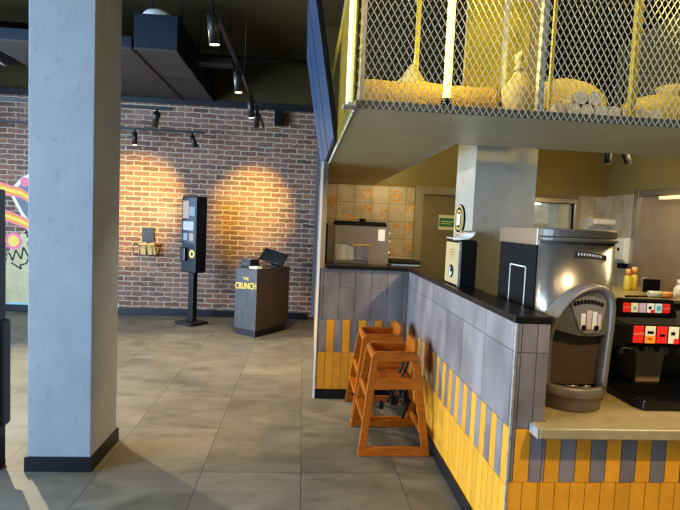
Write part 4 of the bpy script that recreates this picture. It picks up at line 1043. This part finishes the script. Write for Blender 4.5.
# green sign on the door
gs = thing('door_sign', 'green sign with white border on the kitchen door', 'sign', (1.85, KY+.03, 1.55))
box(1.735, 1.96, KY+.022, KY+.03, 1.46, 1.65).build('plate', 'white', gs); box(1.745, 1.95, KY+.019, KY+.022, 1.50, 1.61).build('field', 'green', gs)
mb = MB(); mb.box(1.765, 1.93, KY+.017, KY+.019, 1.56, 1.572); mb.box(1.765, 1.9, KY+.017, KY+.019, 1.535, 1.543); mb.build('print_lines', 'white', gs)

# ================================================================== LIGHTS
def area(name, loc, rot, sx, sy, power, col):
    l = bpy.data.lights.new(name, 'AREA'); l.shape = 'RECTANGLE'; l.size = sx; l.size_y = sy; l.energy = power; l.color = col
    o = bpy.data.objects.new(name, l); COL.objects.link(o); o.location = loc; o.rotation_euler = rot; return o
def spot(name, loc, d, power, col, ang=50, blend=.5, r=.03):
    l = bpy.data.lights.new(name, 'SPOT'); l.energy = power; l.color = col; l.spot_size = math.radians(ang); l.spot_blend = blend; l.shadow_soft_size = r
    o = bpy.data.objects.new(name, l); COL.objects.link(o); o.location = loc; o.rotation_euler = Vector(d).to_track_quat('-Z', 'Y').to_euler(); return o
def point(name, loc, power, col, r=.05):
    l = bpy.data.lights.new(name, 'POINT'); l.energy = power; l.color = col; l.shadow_soft_size = r
    o = bpy.data.objects.new(name, l); COL.objects.link(o); o.location = loc; return o
W_ = bpy.data.worlds.new('sky'); SC.world = W_; W_.use_nodes = True
bgn = W_.node_tree.nodes['Background']; bgn.inputs[0].default_value = (.55, .72, 1, 1); bgn.inputs[1].default_value = .15
DAY = (.52, .73, 1.0)
for (a, b, z0, z1), p in zip(LOP, (640, 470, 110)):
    area('window_daylight', (XL+.05, (a+b)/2, (z0+z1)/2), (0, -PI/2, 0), z1-z0, b-a, p, DAY)
for (a, b, z0, z1), p in zip(FOP, (13, 0, 0)):
    if p: area('street_daylight', ((a+b)/2, YF+.05, (z0+z1)/2), (PI/2, 0, 0), b-a, z1-z0, p, DAY)
WARM = (1, .72, .36)
pw = [80, 150, 200, 470, 680, 60, 0, 560, 0, 0]
for i, ((e, d), p) in enumerate(zip(SP, pw)):
    if p: spot('track_beam', e, d, p, (1, .66, .12) if i in (3, 4) else (1, .84, .56), 100 if i == 7 else (46 if i in (3, 4) else 72), .9 if i in (3, 4) else .5)
# yellow light added behind the cage to lift the dark background
point('yellow_glow', (1.5, 4.6, 3.3), 9, (1, .76, .1), .1)
area('warm_fill', (.6, -.6, 3.85), (0, 0, 0), 1.6, 1.6, 30, (1, .72, .38))  # unseen warm fill added behind the camera for the front faces
point('yellow_glow', (.617, 2.30, 2.45), 16, (1, .74, .08), .03)
point('yellow_glow', (1.55, 2.3, 2.62), 12, (1, .78, .1), .05)
point('yellow_glow', (.45, 3.6, 2.6), 14, (1, .8, .15), .1)
area('kitchen_light', (2.3, 4.9, 3.2), (0, 0, 0), 1.6, 1.2, 9, (1, .74, .26))
point('cage_glow', (1.9, 3.8, 2.7), 2, (1, .8, .2), .1)
area('counter_light', (2.4, 2.4, 1.97), (0, 0, 0), 1.4, .3, 18, (1, .82, .5))
spot('counter_spot', (2.0, 3.75, 2.25), Vector((.45, 4.17, .9))-Vector((2.0, 3.75, 2.25)), 260, WARM, 60, .6, .02)
spot('front_downlight', (1.6, .2, 3.4), Vector((1.6, 2.0, .12))-Vector((1.6, .2, 3.4)), 360, (1, .72, .4), 42, .8, .06)
spot('kitchen_spot', (1.1, 5.35, 1.95), Vector((.85, 6.3, 1.5))-Vector((1.1, 5.35, 1.95)), 19, WARM, 110, .8, .05)
point('kitchen_fill', (3.1, 4.2, 2.1), 10, (1, .78, .46), .1)  # warm fill added to brighten the right side of the kitchen
area('back_counter_fill', (3.3, 4.7, 2.3), (0, .35, 0), .5, .8, 18, (1, .78, .46))  # added warm light that brightens the back counter top
area('storeroom_light', (3.1, 6.95, 2.4), (0, 0, 0), .8, .4, 14, (.9, 1, .95))

# ================================================================== CAMERA
cam = bpy.data.cameras.new('camera'); cam.sensor_width = 36; cam.lens = 36*500/680; cam.clip_start = .05; cam.clip_end = 60
co = bpy.data.objects.new('camera', cam); COL.objects.link(co)
f = 500.
fw = Vector(((303-340)/f, (220.5-255)/f, 1)).normalized()
dn = Vector(((5-340)/f, (7900-255)/f, 1)); dn -= fw*dn.dot(fw); dn.normalize()
rt = dn.cross(fw)
# rows: world axes in camera (x right, y down, z forward) coords
R = Matrix((rt, fw, -dn))
cx = R @ Vector((1, 0, 0)); cy = R @ Vector((0, -1, 0)); cz = R @ Vector((0, 0, -1))
mm = Matrix((cx, cy, cz)).transposed().to_4x4(); mm.translation = Vector((0, 0, 1.5))
co.matrix_world = mm
SC.camera = co
SC.view_settings.view_transform = 'Standard'; SC.view_settings.look = 'None'; SC.view_settings.exposure = 0; SC.view_settings.gamma = 1
SC.view_settings.use_curve_mapping = True
cvm = SC.view_settings.curve_mapping; cv = cvm.curves[3]
for x_, y_ in ((.02, .011), (.07, .056), (.2, .195), (.5, .53)): cv.points.new(x_, y_)
cvm.update()
SC.cycles.use_denoising = True
SC.cycles.max_bounces = 8
SC.cycles.sample_clamp_indirect = 4
